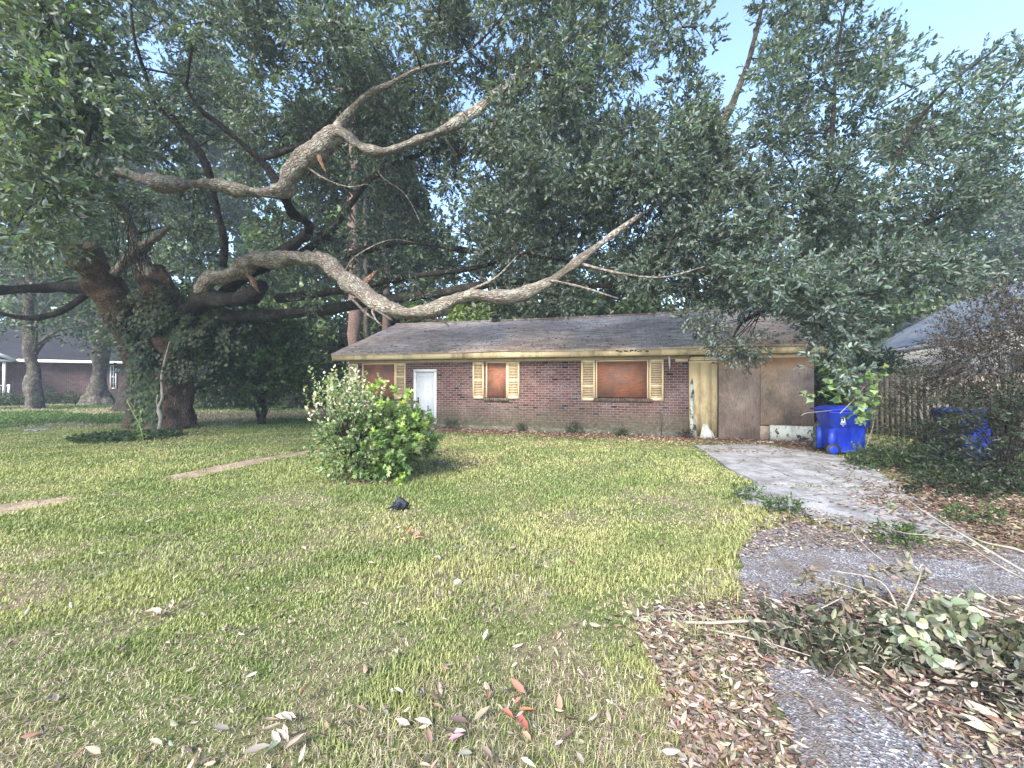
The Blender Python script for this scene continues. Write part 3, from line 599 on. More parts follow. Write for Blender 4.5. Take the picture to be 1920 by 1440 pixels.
# ---- foliage clumps
EXTRA = []
def crown(root, rows, ys, xs, zr, cnt, leafn, size, cols, sk, tint=None, rad=(.45,.8), lname='crown', spr=36, keep=None, tintfn=None, brm='bark_dark'):
    lm = MB(); tw = MB(); cl = []
    for r, y in zip(rows, ys):
        for dch, x in zip(r, xs):
            n = int(dch)*cnt; n = int(n)+(random.random() < n-int(n))
            for _ in range(n):
                px = x+random.uniform(-70, 70); py = y+random.uniform(-62, 62); Z = random.uniform(*zr(px, py))
                for fx, fy, fz in FRONT:
                    if abs(fx-px) < 75 and abs(fy-py) < 62 and Z < fz+.5: Z = max(Z, fz+random.uniform(.7, 2.4))
                if keep and not keep(px, py, Z): continue
                cl.append((P(px, py, Z), random.uniform(*rad)))
    if root is oak:
        for _ in range(170): cl.append((np.array((random.uniform(-24, -9), random.uniform(2.5, 12), random.uniform(5, 10.5))), random.uniform(.6, .9)))  # unseen clumps added beyond the left edge to shade the lawn and trunk
    cl = [q for q in cl if not (abs(q[0][0]) < 1.3*q[0][1] and q[0][2] < 4.2 and q[0][0] < -9)]
    nodes = np.array(sk); order = sorted(range(len(cl)), key=lambda i: np.linalg.norm(nodes-cl[i][0], axis=1).min())
    for i in order:
        c, r = cl[i]; d = np.linalg.norm(nodes-c, axis=1); b = nodes[d.argmin()]; q = d.min()
        if q > .25:
            m1 = b+(c-b)*.5+rng.normal(size=3)*q*.1+np.array((0,0,.1*q)); rr = min(.012+q*.012, .05)
            tw.tube([b, m1, c], [rr, rr*.7, rr*.4], 5, 4, .1, 4); nodes = np.vstack((nodes, m1, c))
        n = int(spr*(r/.62)**2); off, dirs = ball(n, r, .25); off[:, 2] *= .7
        tn = np.ones((n, 3))*random.uniform(.75, 1.25)
        if tintfn: tn = tn*tintfn(c)
        O = c+off*.75; sprays(lm, tw, O, dirs*.8+rng.normal(size=(n, 3))*.4+np.array((0,0,.15)), rng.uniform(.22, .45, n), leafn, size, cols, upw=.7, tint=tn)
        # connect a few sprays inwards
    a = lm.build(lname, M['leaf'], root); b = tw.build('branches', M[brm], root, True)
    return len(cl)
XS = [60+120*i for i in range(16)]
near = lambda px, py: (5.6, 8.0) if px < 230 else (8.0, 12.5)
oak_rows = ['8888888886000000', '7778999998300000', '8678999998400000', '9986788998600000', '9885678999960000', '9874677899980000', '6323456678860000']
oy = [-120, 0, 100, 200, 300, 400, 500]
n1 = crown(oak, oak_rows, oy, XS, near, 1.05, 14, .105, OK['cols'], SK, tintfn=lambda c: np.array((1.08, 1.15, 1.02)) if c[0]/c[1] < -.98 else np.array((.95, 1.0, 1.0)))  # far-left clumps get a brighter, greener leaf tint
# dead brown spray in the left of the crown
lm = MB(); O = np.array([P(random.uniform(40,140), random.uniform(160,225), random.uniform(6.5,7.3)) for _ in range(60)])
sprays(lm, None, O, rng.normal(size=(60,3)), rng.uniform(.15,.3,60), 9, .08, [(.2,.13,.09), (.26,.17,.12)]); o = lm.build('dead_foliage', M['dry'], oak); o['label'] = 'cluster of dead brown leaves in the left of the crown'
# ---- second oak by the garage
right_rows = ['0000000000007300', '0000000000008300', '0000000000009413', '0000000001147655', '0000000003578998', '0000000001689999', '0000000001799986', '0000000000159950', '0000000000004500']
ry = [-120, 0, 95, 200, 300, 400, 500, 600, 690]
loc2 = P(1600, 0, 11.2); loc2[2] = 0
oak2 = thing('evergreen_oak', 'dense evergreen oak at the right end of the house, hanging over garage and bin', 'tree', loc2)
SK2 = []
def limb2(pts, nm='limb', m='bark_grey', seg=12, sub=5):
    Pn = [P(p[0], p[1], p[2]) for p in pts]; mb = MB(); mb.tube(Pn, [p[3]*(.55 if nm == 'limb' else .8) for p in pts], seg, sub, .14, 2.2); mb.build(nm, M['bark_dark' if nm == 'limb' else m], oak2, True)
    for i in range(len(Pn)-1):
        for t in np.linspace(0, 1, 5)[:-1]: SK2.append(Pn[i]*(1-t)+Pn[i+1]*t)
limb2([(1600,832,11.2,.34),(1598,780,11.2,.26),(1590,700,11.1,.23),(1560,600,10.9,.2),(1520,500,10.6,.17),(1430,380,10.2,.14),(1345,280,9.8,.11),(1375,190,9.5,.09),(1405,110,9.2,.06),(1432,0,8.9,.045),(1460,-120,8.6,.03)], 'trunk', 'bark_grey', 16, 6)
limb2([(1560,600,10.9,.15),(1620,500,10.4,.12),(1650,380,9.6,.1),(1700,260,9,.07),(1780,160,8.4,.05),(1870,90,8,.025)])
limb2([(1530,520,10.6,.13),(1540,400,10,.1),(1560,250,9.4,.08),(1570,100,9,.05),(1600,-60,8.6,.03)])
limb2([(1590,640,10.9,.12),(1480,580,10,.09),(1400,600,9.2,.06),(1370,640,8.6,.03)])
limb2([(1620,500,10.4,.1),(1720,430,9.6,.08),(1820,380,8.8,.06),(1930,330,8,.03)])
limb2([(1430,380,10.2,.1),(1300,380,9.6,.08),(1250,480,9,.05)])
def keep2(px, py, Z):
    if py > 520 and px < 1330: return False
    if py > 560 and px < 1512: return False
    if py > 640 and px < 1560: return False
    if px > 1630 and py > 540: return False
    if py < 90 and 1640 < px: return False
    if py < 50 and 1370 < px < 1420: return False
    return True
n2 = crown(oak2, right_rows, ry, XS, lambda px, py: (8.0, 13.0) if py < 470 else (7.6, 10.2), 1.05, 14, .105, OK['cols'], SK2, keep=keep2, tintfn=lambda c: np.array((.95, 1.03, 1.03)))
# bough hanging in front of the roof
lm = MB(); tw = MB()
for px, py, n in ((1300,600,30),(1330,615,45),(1355,640,45),(1380,655,45),(1405,650,35),(1430,645,18),(1290,590,20),(1400,675,14)):
    c = P(px, py, 8.7); off, d = ball(n, .26, .2); sprays(lm, tw, c+off, d+np.array((0,0,-.2)), rng.uniform(.15,.3,n), 10, .085, OK['cols'], upw=.6)
    tw.tube([P(1440,560,9.6), P(1425+random.uniform(-8,8),585,9.3), P((px+1400)/2+random.uniform(-8,8), (py+605)/2+random.uniform(-8,8), 8.9), c], [.014,.011,.008,.005], 5, 4, .1, 6)
o = lm.build('hanging_foliage', M['leaf'], oak2); tw.build('hanging_branches', M['bark_dark'], oak2)


# ---- ivy on the oak trunk
iv = thing('ivy', 'dark ivy on the big oak trunk with a bare pale vine stem', 'vine', A(285, 812))
lm = MB(); n = 6500; t = rng.random(n); px = 282+rng.normal(size=n)*17+6*np.sin(t*9)-(1-t)*4; py = 560+t*255; 
keepm = (px > 236) & (px < 312); px = px[keepm]; py = py[keepm]; n = len(px); t = t[keepm]
dz = 13.45-.12*rng.random(n)+np.abs(px-295)/60*.35
Pp = np.stack([P(a, b, c) for a, b, c in zip(px, py, dz)]); D = np.stack((rng.normal(size=n)*.5, -.3+rng.normal(size=n)*.2, -np.ones(n)*.7), -1)
inst(lm, IVY, Pp, bases(D, np.stack((rng.normal(size=n)*.5, -np.ones(n), .5+0*px), -1)), rng.uniform(.09, .16, n), palette(n, [(.032,.054,.016),(.045,.072,.02),(.065,.095,.028)], .35))
n = 7000; px = 325+rng.normal(size=n)*48; py = 630+rng.normal(size=n)*38-np.abs(px-320)*.25; dz = 13.1+.4*rng.random(n)-.25*vnoise(np.stack((px/22, py/22, 0*px), -1)); Pp = np.stack([P(a, b, c) for a, b, c in zip(px, py, dz)]); D = np.stack((rng.normal(size=n)*.5, -.3+rng.normal(size=n)*.2, -np.ones(n)*.7), -1)
inst(lm, IVY, Pp, bases(D, np.stack((rng.normal(size=n)*.5, -np.ones(n), .7+0*px), -1)), rng.uniform(.08, .14, n), palette(n, [(.026,.042,.016),(.042,.062,.024)], .35))
n = 1500; an = rng.random(n)*6.28; rr = rng.random(n)**.5; gx = -2.3*0+A(240, 822)[0]+1.3*rr*np.cos(an); gy = A(240, 822)[1]+1.1*rr*np.sin(an)
Pp = np.stack((gx, gy, rng.uniform(.03, .16, n)), -1); inst(lm, IVY, Pp, bases(rng.normal(size=(n,3))*(1,1,.2), np.array((0,0,1.))+.4*rng.normal(size=(n,3))), rng.uniform(.07,.12,n), palette(n, [(.035,.06,.02),(.05,.08,.03)], .3))
lm.build('leaves', M['leaf_soft'], iv)
mb = MB(); mb.tube([P(318,640,13.1),P(308,680,13.1),P(303,715,13.1),P(305,745,13.1),P(298,765,13.1),P(302,785,13.1),P(298,808,13.15)], [.02,.03,.045,.05,.06,.05,.05], 8, 5, .2, 8); mb.tube([P(296,740,13.1),P(294,755,13.1),P(298,766,13.1)], [.02,.03,.04], 7, 4, .2, 8)
mb.build('vine_stem', M['stick'], iv, True)
tw = MB()
for a in ([(345,500),(340,560),(336,640),(338,700)], [(372,580),(370,640),(360,690)], [(255,560),(250,600),(238,620),(240,625)], [(232,485),(225,520),(240,545)]): tw.tube([P(x, y, 13) for x, y in a], [.009]*len(a), 5, 4)
for _ in range(40):      # tangle of dead vines high on the stem
    x = random.uniform(200, 285); y = random.uniform(370, 470); tw.tube([P(x,y,12.1), P(x+random.uniform(-15,15),y+40,12.2), P(x+random.uniform(-35,40),y+random.uniform(70,120),12.5)], [.009,.008,.005], 5, 3)
tw.build('dead_vines', M['bark_dark'], iv)

# ------------------------------------------------------------------ generic plants
def bush(name, label, cat, base, cz, rx, ry_, rz, nclump, cr, n, nl, size, cols, tmpl=LEAF, m='leaf_soft', stems=6, group=None, jit=.25, twl=(.12,.25), trad=.004, stemr=.02, bark='bark_dark', upw=.5, extra=None, shell=.35):
    r = thing(name, label, cat, base, 0, group); lm = MB(); tw = MB(); base = np.array(base)
    off, d = ball(nclump, 1., shell); off = off*np.array((rx, ry_, rz)); 
    for o_ in off:
        c = base+np.array((0,0,cz))+o_; c[2] = max(c[2], .12); k = max(3, int(n*random.uniform(.6, 1.4))); q, dd = ball(k, cr, .2)
        pp = c+q; pp[:, 2] = np.maximum(pp[:, 2], .05)
        sprays(lm, tw, pp, dd+norm(o_[None])*.6+np.array((0,0,.25)), rng.uniform(*twl, k), nl, size, cols, tmpl, upw, .8, jit, trad, tint=np.ones((k,3))*random.uniform(.75,1.25))
    for k in range(max(stems, len(off))):
        o_ = off[k % len(off)]; sr_ = stemr if k < stems else stemr*.45; e = base+np.array((0,0,cz))+o_*(.9 if k < stems else 1.); e[2] = max(e[2], .25); mdl = base+(e-base)*np.array((.3,.3,.6)); mdl[2] = max(mdl[2], .08); b0 = base+np.array((random.uniform(-.08,.08), random.uniform(-.08,.08), -.03)); tw.tube([b0, mdl, e], [sr_, sr_*.7, sr_*.3], 6, 4, .1, 5)
    if extra: extra(lm, tw, base)
    lm.build('foliage', M[m], r); tw.build('stems', M[bark], r); return r
GREENS = [(.045,.075,.022), (.06,.095,.03), (.035,.06,.02)]
def ex(lm, tw, base):      # long upright shoots with pale leaves
    n = 85; O = np.array([A(random.gauss(668, 34), 897)*1. for _ in range(n)]); O[:, 2] = rng.uniform(1.0, 1.45, n); O[:, 1] = 6.9+rng.normal(size=n)*.25; O[:, 0] = (rng.normal(648, 30, n)-CX)/K*6.9
    for o_ in O: tw.tube([base, (base+o_)/2+np.array((0,.05,0)), o_], [.006,.005,.004], 5, 2)
    sprays(lm, tw, O, np.stack((rng.normal(size=n)*.22-.1, rng.normal(size=n)*.2, np.ones(n)), -1), rng.uniform(.3,.58,n), 13, .07, [(.36,.38,.26), (.44,.46,.33), (.24,.3,.15)], OVAL, .9, 1., .2, .003)
bl = A(668, 897)
bush('pale_leaved_shrub', 'pale leaved shrub with upright shoots, left of the pair before the house', 'shrub', bl, .72, .62, .55, .68, 52, .22, 14, 10, .062, [(.13,.19,.075), (.23,.28,.15), (.10,.155,.055), (.32,.36,.22)], OVAL, extra=ex, stems=14, stemr=.012, jit=.2)
br_ = A(738, 896)
def ex2(lm, tw, base):     # fresh yellow-green tips
    for px, py in ((700,735),(716,722),(742,738),(765,742),(726,765),(760,760),(745,795),(775,790),(800,800),(700,815),(720,835),(755,812),(790,830),(740,860),(720,880),(760,898),(745,905)):
        c = P(px, py, 6.45+random.random()*.3); k = 3; sprays(lm, tw, c+rng.normal(size=(k,3))*.03, np.stack((rng.normal(size=k)*.4, -np.ones(k)*.5, .6+0*rng.random(k)), -1), np.full(k, .1), 6, .085, [(.33,.43,.12), (.27,.37,.10)], STAR, .9, .9, .15, .003)
bush('green_sapling', 'bright green lobed-leaf sapling beside the pale shrub in front of the white door', 'shrub', br_, .66, .55, .48, .58, 48, .2, 10, 8, .095, [(.12,.185,.07), (.16,.23,.085), (.1,.15,.055), (.2,.27,.11)], STAR, extra=ex2, stems=12, stemr=.012, jit=.2)
bush('dark_understory_tree', 'low dark leafy tree on thin stems behind the right of the big oak trunk', 'tree', A(490, 797), 2.5, 2.0, 1.6, 1.5, 60, .5, 16, 9, .15, [(.04,.075,.025), (.055,.095,.032), (.032,.06,.022)], OVAL, stems=9, stemr=.05, twl=(.25,.5))
# thin weed before the oak
r = thing('tall_weed', 'thin yellow-green weed with sparse leaves standing in the lawn before the oak', 'plant', A(278, 905)); lm = MB(); tw = MB(); b0 = A(278, 905)
for e in ([(278,905),(272,850),(262,800),(238,752)], [(280,905),(285,860),(290,820)], [(277,905),(270,870),(256,845)], [(270,830),(262,790),(268,765)]):
    q = [P(x, y, 6.7) for x, y in e]; tw.tube(q, [.003]*len(q), 5, 4); q = np.array(q)
    O = np.concatenate([q[i]+(q[i+1]-q[i])*rng.random((7,1)) for i in range(len(q)-1)]); k = len(O); sprays(lm, None, O, rng.normal(size=(k,3))+np.array((0,0,.5)), np.full(k,.08), 3, .045, [(.18,.24,.08),(.12,.18,.06)])
lm.build('leaves', M['leaf_soft'], r); tw.build('stem', M['weed_stem'], r)
# weeds along the foot of the wall
for k, (px, sz, lab) in enumerate(((852,.34,'largest leafy weed clump against the brick between door and narrow window'), (1078,.3,'dark weed clump at the foot of the wall left of the wide window'), (985,.16,'small weed tuft by the foundation below the narrow window'), (1165,.16,'small weed tuft under the wide boarded window'), (1283,.26,'brown weedy tuft at the brick corner by the yellow siding'))):
    b = HL(U(px), -.22, 0); cc = [(.07,.05,.035),(.1,.07,.05)] if k == 4 else [(.05,.07,.03),(.075,.09,.045)]
    bush('wall_weed', lab, 'weed', b, sz*.6, sz*.9, .18, sz*.6, 10, .1, 8, 6, .05, cc, stems=5, stemr=.006, twl=(.06,.14), group='weeds along the foot of the brick wall')
# shrubs on the right
bush('purple_leaved_tree', 'airy purple-brown small-leaved tree in front of the grey-blue roof at the right edge', 'tree', A(1885, 905), 2.15, .95, .8, 1.0, 80, .26, 17, 10, .05, [(.05,.034,.032), (.038,.032,.03), (.07,.053,.045), (.036,.04,.03)], LEAF, 'leaf_soft', stems=12, stemr=.018, twl=(.2,.35), bark='bark_grey')
bush('dark_shrub', 'low dark green shrub at the right edge in front of the second blue bin', 'shrub', A(1880, 915), .8, 1.0, .7, .8, 78, .25, 13, 9, .055, [(.022,.035,.018), (.035,.05,.025), (.03,.038,.03)], LEAF, 'leaf_soft', stems=12, stemr=.015)
bush('scraggly_shrub', 'thin scraggly shrub with bare slanting stems before the wooden fence', 'shrub', A(1745, 868), .95, .95, .5, 1.0, 85, .26, 13, 9, .05, [(.045,.05,.028), (.06,.055,.035), (.035,.045,.026), (.09,.1,.05)], LEAF, 'leaf_soft', stems=18, stemr=.012, bark='bark_grey')
bush('ground_creeper', 'low green creeper spreading on the ground right of the blue bin', 'plant', A(1690, 882), .12, 1.1, .7, .14, 40, .2, 12, 6, .055, [(.03,.055,.02), (.045,.075,.028)], OVAL, 'leaf_soft', stems=2, stemr=.006, twl=(.06,.14))
bush('ground_creeper', 'low dark creeper on the ground below the right edge shrubs', 'plant', A(1820, 925), .1, 1.2, .4, .12, 36, .2, 12, 6, .05, [(.022,.035,.015), (.03,.045,.02)], OVAL, 'leaf_soft', stems=2, stemr=.006, twl=(.06,.14))
# grape vine over the bin
r = thing('wild_grape_vine', 'light green broad-leaved vine trailing over the lid of the near blue bin', 'vine', (A(1590, 850)[0]+.3, 8.9, 0)); lm = MB(); tw = MB()
for px, py in ((1545,700),(1560,712),(1580,705),(1600,715),(1620,722),(1552,726),(1575,738),(1598,735),(1612,748),(1628,765),(1610,770),(1596,778),(1530,735),(1632,742),(1565,690),(1600,692),(1580,672),(1640,700),(1545,680)):
    c = P(px, py, 8.1+random.random()*.3); k = 5; sprays(lm, tw, c+rng.normal(size=(k,3))*.1, np.stack((rng.normal(size=k), -np.ones(k)*.4, rng.normal(size=k)*.5), -1), np.full(k,.12), 3, .13, [(.12,.2,.07), (.2,.28,.12), (.08,.14,.05)], IVY, .9, .9, .25)
tw.tube([P(1620,850,8.8),P(1640,780,8.6),P(1625,720,8.4),P(1580,690,8.3)], [.012]*4, 6, 4); tw.tube([P(1625,720,8.4),P(1600,750,8.2),P(1575,775,8.1)], [.008]*3, 6, 4); tw.tube([P(1560,770,8.05),P(1535,772,8),P(1510,775,8),P(1502,780,8)], [.006,.005,.005,.004], 5, 4)
lm.build('leaves', M['leaf_soft'], r); tw.build('stems', M['stick'], r)

# ------------------------------------------------------------------ blue bins
def rrect(w_, d_, z, r, cy=0., n=5):
    out = []
    for sx, sy, a0 in ((1,1,0), (-1,1,90), (-1,-1,180), (1,-1,270)):
        for k in range(n):
            a = math.radians(a0+90*k/(n-1)); out.append((sx*(w_/2-r)+r*math.cos(a), cy+sy*(d_/2-r)+r*math.sin(a), z))
    return out
def loft(mb, rings, cap=True):
    n = len(rings[0]); b = mb.n; F = []
    for i in range(len(rings)-1):
        for j in range(n): F.append((i*n+j, i*n+(j+1) % n, (i+1)*n+(j+1) % n, (i+1)*n+j))
    if cap: F += [tuple(range(n))[::-1], tuple(range((len(rings)-1)*n, len(rings)*n))]
    mb.add([p for q in rings for p in q], F)
def make_bin(loc, rz, label):
    t = thing('wheeled_bin', label, 'bin', loc, rz)
    mb = MB(); loft(mb, [rrect(.48,.5,.06,.05,.0), rrect(.5,.53,.1,.06), rrect(.58,.66,.62,.07), rrect(.585,.665,.64,.07), rrect(.64,.74,.665,.07), rrect(.67,.80,.93,.07), rrect(.7,.83,.95,.07), rrect(.7,.83,1.0,.07)])
    for s_ in (-.17, .17): mb.box((s_-.05,-.335,.12), (s_+.05,-.30,.6))
    mb.box((-.3,.24,.1), (-.2,.4,.6)); mb.box((.2,.24,.1), (.3,.4,.6))
    mb.build('body', M['blue'], t, False, world=False)
    mb = MB(); loft(mb, [rrect(.73,.87,1.002,.08), rrect(.74,.88,1.03,.08), rrect(.70,.83,1.06,.09), rrect(.5,.6,1.1,.1), rrect(.2,.3,1.105,.08)]); 
    lid = mb.build('lid', M['blue'], t, True, world=False)
    mb = MB(); mb.tube([(-.3,.44,1.0),(-.3,.5,1.02),(.3,.5,1.02),(.3,.44,1.0)], [.018]*4, 8, 1); mb.build('handle', M['blue'], t, True, world=False)
    for s_ in (-1, 1):
        mb = MB(); mb.tube([(s_*.27,.33,.14),(s_*.33,.33,.14)], [.14,.14], 24, 1); wh = mb.build('wheel', M['rubber'], t, world=False)
        mb = MB(); mb.tube([(s_*.329,.33,.14),(s_*.334,.33,.14)], [.09,.08], 20, 1); mb.build('hub', M['blue'], wh, world=False)
    mb = MB(); mb.tube([(-.3,.33,.14),(.3,.33,.14)], [.014,.014], 8, 1); mb.build('axle', M['metal'], t, world=False)
    # white recycling mark: a tall triangle of three strokes with a bar below, on the side
    mb = MB(); x = .331
    def st(a, b, wd=.014):
        # bar on the tilted left side face
        f_ = lambda p: (-(.3375-(.93-p[1])*.0566)-.004, p[0], p[1])
        mb.bar(f_(a), f_(b), .004, wd, up=(0, .3, .95) if abs(a[1]-b[1]) < .01 else (0, 1, 0))
    st((.1,.71), (.15,.9), .02); st((.2,.71), (.15,.9), .02); st((.1,.715), (.2,.715)); st((.125,.76), (.175,.76), .05); st((.13,.68), (.17,.68), .012)
    mb.build('recycling_mark', M['mark'], t, world=False)
    return t
bp = P(1583, 860, 8.95); make_bin((bp[0]+.2, 9.25, 0), math.radians(78), 'bright blue wheeled bin with a closed lid and white recycling mark beside the driveway')
b2 = P(1872, 0, 8.0); make_bin((b2[0], 8.6, 0), math.radians(170), 'second blue bin half hidden behind the dark shrubs at the right edge')

# ------------------------------------------------------------------ fence and neighbours
fn = thing('wooden_fence', 'weathered grey plank fence behind the shrubs on the right', 'fence', (12.2, 13.2, 0)); a = np.array((11.0, 13.2)); b = np.array((12.3, 8.4)); nn = 36
rl = MB()
pts = [a+(b-a)*k/nn for k in range(nn+1)]
for z in (.4, 1.5): rl.bar((*(a+np.array((.05,0))), z), (*(b+np.array((.05,0))), z), .04, .09)
rl.build('rail', M['fence'], fn)
d_ = (b-a)/nn
for k in range(nn):
    mb = MB(); p = pts[k]; q = p+d_*.93; h_ = 1.85+random.uniform(-.03,.03); mb.bar((*((p+q)/2), .03), (*((p+q)/2), h_), .018, float(np.linalg.norm(q-p)), up=(d_[0], d_[1], 0)); mb.build('plank', M['fence'], fn)
# neighbour on the right: grey-blue roof
E1 = np.array((18,20.)); E2 = np.array((12.3,8.5)); du = (E2-E1)/np.linalg.norm(E2-E1); dn = np.array((-du[1], du[0])); dn = dn if dn[0] > 0 else -dn
E0 = E1-du*7; LN = np.linalg.norm(E2-E0)+1.5
nb = thing('neighbour_house', 'pale house with a grey-blue shingle roof behind the shrubs at the right edge', 'house', (E0[0], E0[1], 0), math.atan2(du[1], du[0]))
nl_ = lambda x, y, z: (x, y, z)
def nh(name, fn_, m, parent=nb): mb = MB(); fn_(mb); return mb.build(name, m, parent, world=False)
# local: x along the eave towards the camera, y to the left of travel; the house body lies on the side dn
sg = 1 if np.dot(np.array((-du[1], du[0])), dn) > 0 else -1
nh('wall', lambda mb: (mb.box((.3,min(sg*.5,sg*7.2),-.05), (LN-.3,max(sg*.5,sg*7.2),3.05)),), M['offwhite'])
def f(mb):
    y0, y1, yb = sg*0., sg*3.8, sg*7.6
    mb.quad((0,y0,3.1),(LN,y0,3.1),(LN,y1,5.6),(0,y1,5.6)); mb.quad((0,y0,3.04),(LN,y0,3.04),(LN,y1,5.54),(0,y1,5.54)); mb.quad((0,yb,3.1),(LN,yb,3.1),(LN,y1,5.6),(0,y1,5.6))
    for x_ in (0, LN): mb.quad((x_,y0,3.04),(x_,y0,3.1),(x_,y1,5.6),(x_,y1,5.54))
nh('roof', f, M['roof_blue'])
nh('fascia', lambda mb: mb.box((0,min(sg*.02,sg*.05),2.86), (LN,max(sg*.02,sg*.05),3.07)), M['white'])
nh('soffit', lambda mb: mb.box((0,min(sg*.055,sg*.5),3.0), (LN,max(sg*.055,sg*.5),3.03)), M['white'])
for x_ in (12.5, 16): 
    fr_ = nh('window', lambda mb: mb.box((x_,min(sg*.47,sg*.499),1.1), (x_+1.,max(sg*.47,sg*.499),2.4)), M['glass'])
    nh('window_frame', lambda mb: (mb.box((x_-.08,min(sg*.44,sg*.498),1.0), (x_,max(sg*.44,sg*.498),2.5)), mb.box((x_+1,min(sg*.44,sg*.498),1.0), (x_+1.08,max(sg*.44,sg*.498),2.5)), mb.box((x_,min(sg*.44,sg*.498),2.4), (x_+1,max(sg*.44,sg*.498),2.5)), mb.box((x_,min(sg*.44,sg*.498),1.0), (x_+1,max(sg*.44,sg*.498),1.1))), M['white'], fr_)
# neighbour on the left: brick, dark roof
N0 = np.array((-42., 19.)); ang = math.radians(45)
nh2 = thing('neighbour_house', 'brown brick house with dark roof and white railed porch at the left edge', 'house', (N0[0], N0[1], 0), ang)
def n2_(name, fn_, m, parent=nh2): mb = MB(); fn_(mb); return mb.build(name, m, parent, world=False)
# local x: along the front wall away to the right, y: back.  front wall from x=0..26
def LX(px):       # local x where the sight line at px meets the front wall
    k = (px-CX)/K; t = (k*N0[1]-N0[0])/(math.cos(ang)-k*math.sin(ang)); return t
wx = (LX(206), LX(219)); px0 = LX(24)
def f(mb):
    wall_open(mb, px0, LX(425), -.1, 3.0, [(wx[0], wx[1], 1.05, 2.75)], .12)
    wall_open(mb, LX(-120), px0, -.1, 3.0, [], .1, 1.6); mb.quad((px0,1.6,-.1),(px0,0,-.1),(px0,0,3.0),(px0,1.6,3.0))
    e = LX(425); mb.quad((e,0,-.1),(e,9,-.1),(e,9,3),(e,0,3)); mb.add([(e,0,3),(e,9,3),(e,4.5,5.6)], [(0,1,2)])
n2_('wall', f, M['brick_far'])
def f(mb):
    a_, e = LX(-200), LX(432)
    mb.quad((a_,-.45,3.08),(e,-.45,3.08),(e,4.5,5.75),(a_,4.5,5.75)); mb.quad((a_,9.4,3.08),(e,9.4,3.08),(e,4.5,5.75),(a_,4.5,5.75)); mb.quad((a_,-.44,3.02),(e,-.44,3.02),(e,4.5,5.68),(a_,4.5,5.68))
rf = n2_('roof', f, M['roof_dark'])
n2_('fascia', lambda mb: mb.box((LX(33),-.47,2.9), (LX(432),-.44,3.09)), M['white'])
wo = n2_('window', lambda mb: mb.box((wx[0]+.02,.06,1.07), (wx[1]-.02,.08,2.73)), M['glass'])
def f(mb):
    a_, b_ = wx; 
    for u_ in (a_, b_-.09): mb.box((u_,-.03,1.0), (u_+.09,.055,2.8))
    for z in (1.0, 1.87, 2.71): mb.box((a_+.09,-.02,z), (b_-.09,.055,z+.09))
    mb.box(((a_+b_)/2-.03,.0,1.09), ((a_+b_)/2+.03,.05,2.71))
    for z in (1.45, 2.3): mb.box((a_+.09,.0,z), (b_-.09,.05,z+.04))
n2_('window_frame', f, M['white'], wo)
pc = (LX(-110)+LX(33))/2; hw = (LX(33)-LX(-110))/2
def f(mb): 
    for s_ in (-1, 1): mb.quad((pc+s_*hw,-1.2,3.0),(pc,-1.2,3.0+hw*.5),(pc,3.5,3.0+hw*.5),(pc+s_*hw,3.5,3.0))
n2_('porch_roof', f, M['roof_dark'])
def f(mb): 
    for s_ in (-1, 1): mb.bar((pc+s_*(hw+.05),-1.22,2.97),(pc,-1.22,3.0+hw*.5+.03), .05, .2)
    mb.box((pc-hw+.1,-1.2,2.85),(pc+hw-.1,-1.1,3.0))
n2_('porch_trim', f, M['white'])
n2_('porch_gable', lambda mb: mb.add([(pc-hw,-1.15,3.0),(pc+hw,-1.15,3.0),(pc,-1.15,3.0+hw*.5)], [(0,1,2)]), M['roof_dark'])
n2_('porch_floor', lambda mb: mb.box((LX(-110),-1.2,-.05),(px0-.02,1.58,.38)), M['concrete'])
for p_ in (-60, 10): n2_('porch_post', lambda mb: mb.box((LX(p_),-1.1,.38),(LX(p_)+.14,-.96,2.86)), M['white'])
def f(mb):
    a_, b_ = LX(-60), px0
    mb.box((a_,-1.08,1.28),(b_,-1.0,1.36)); mb.box((a_,-1.07,.5),(b_,-1.01,.56)); x_ = a_
    while x_ < b_: mb.box((x_,-1.06,.56),(x_+.05,-1.02,1.28)); x_ += .17
    mb.box((b_-.1,-1.1,.38),(b_,-.98,1.4))
n2_('porch_railing', f, M['white'])
n2_('porch_door', lambda mb: mb.box((LX(-30),1.55,.38),(LX(-14),1.6,2.5)), M['dark_in'])

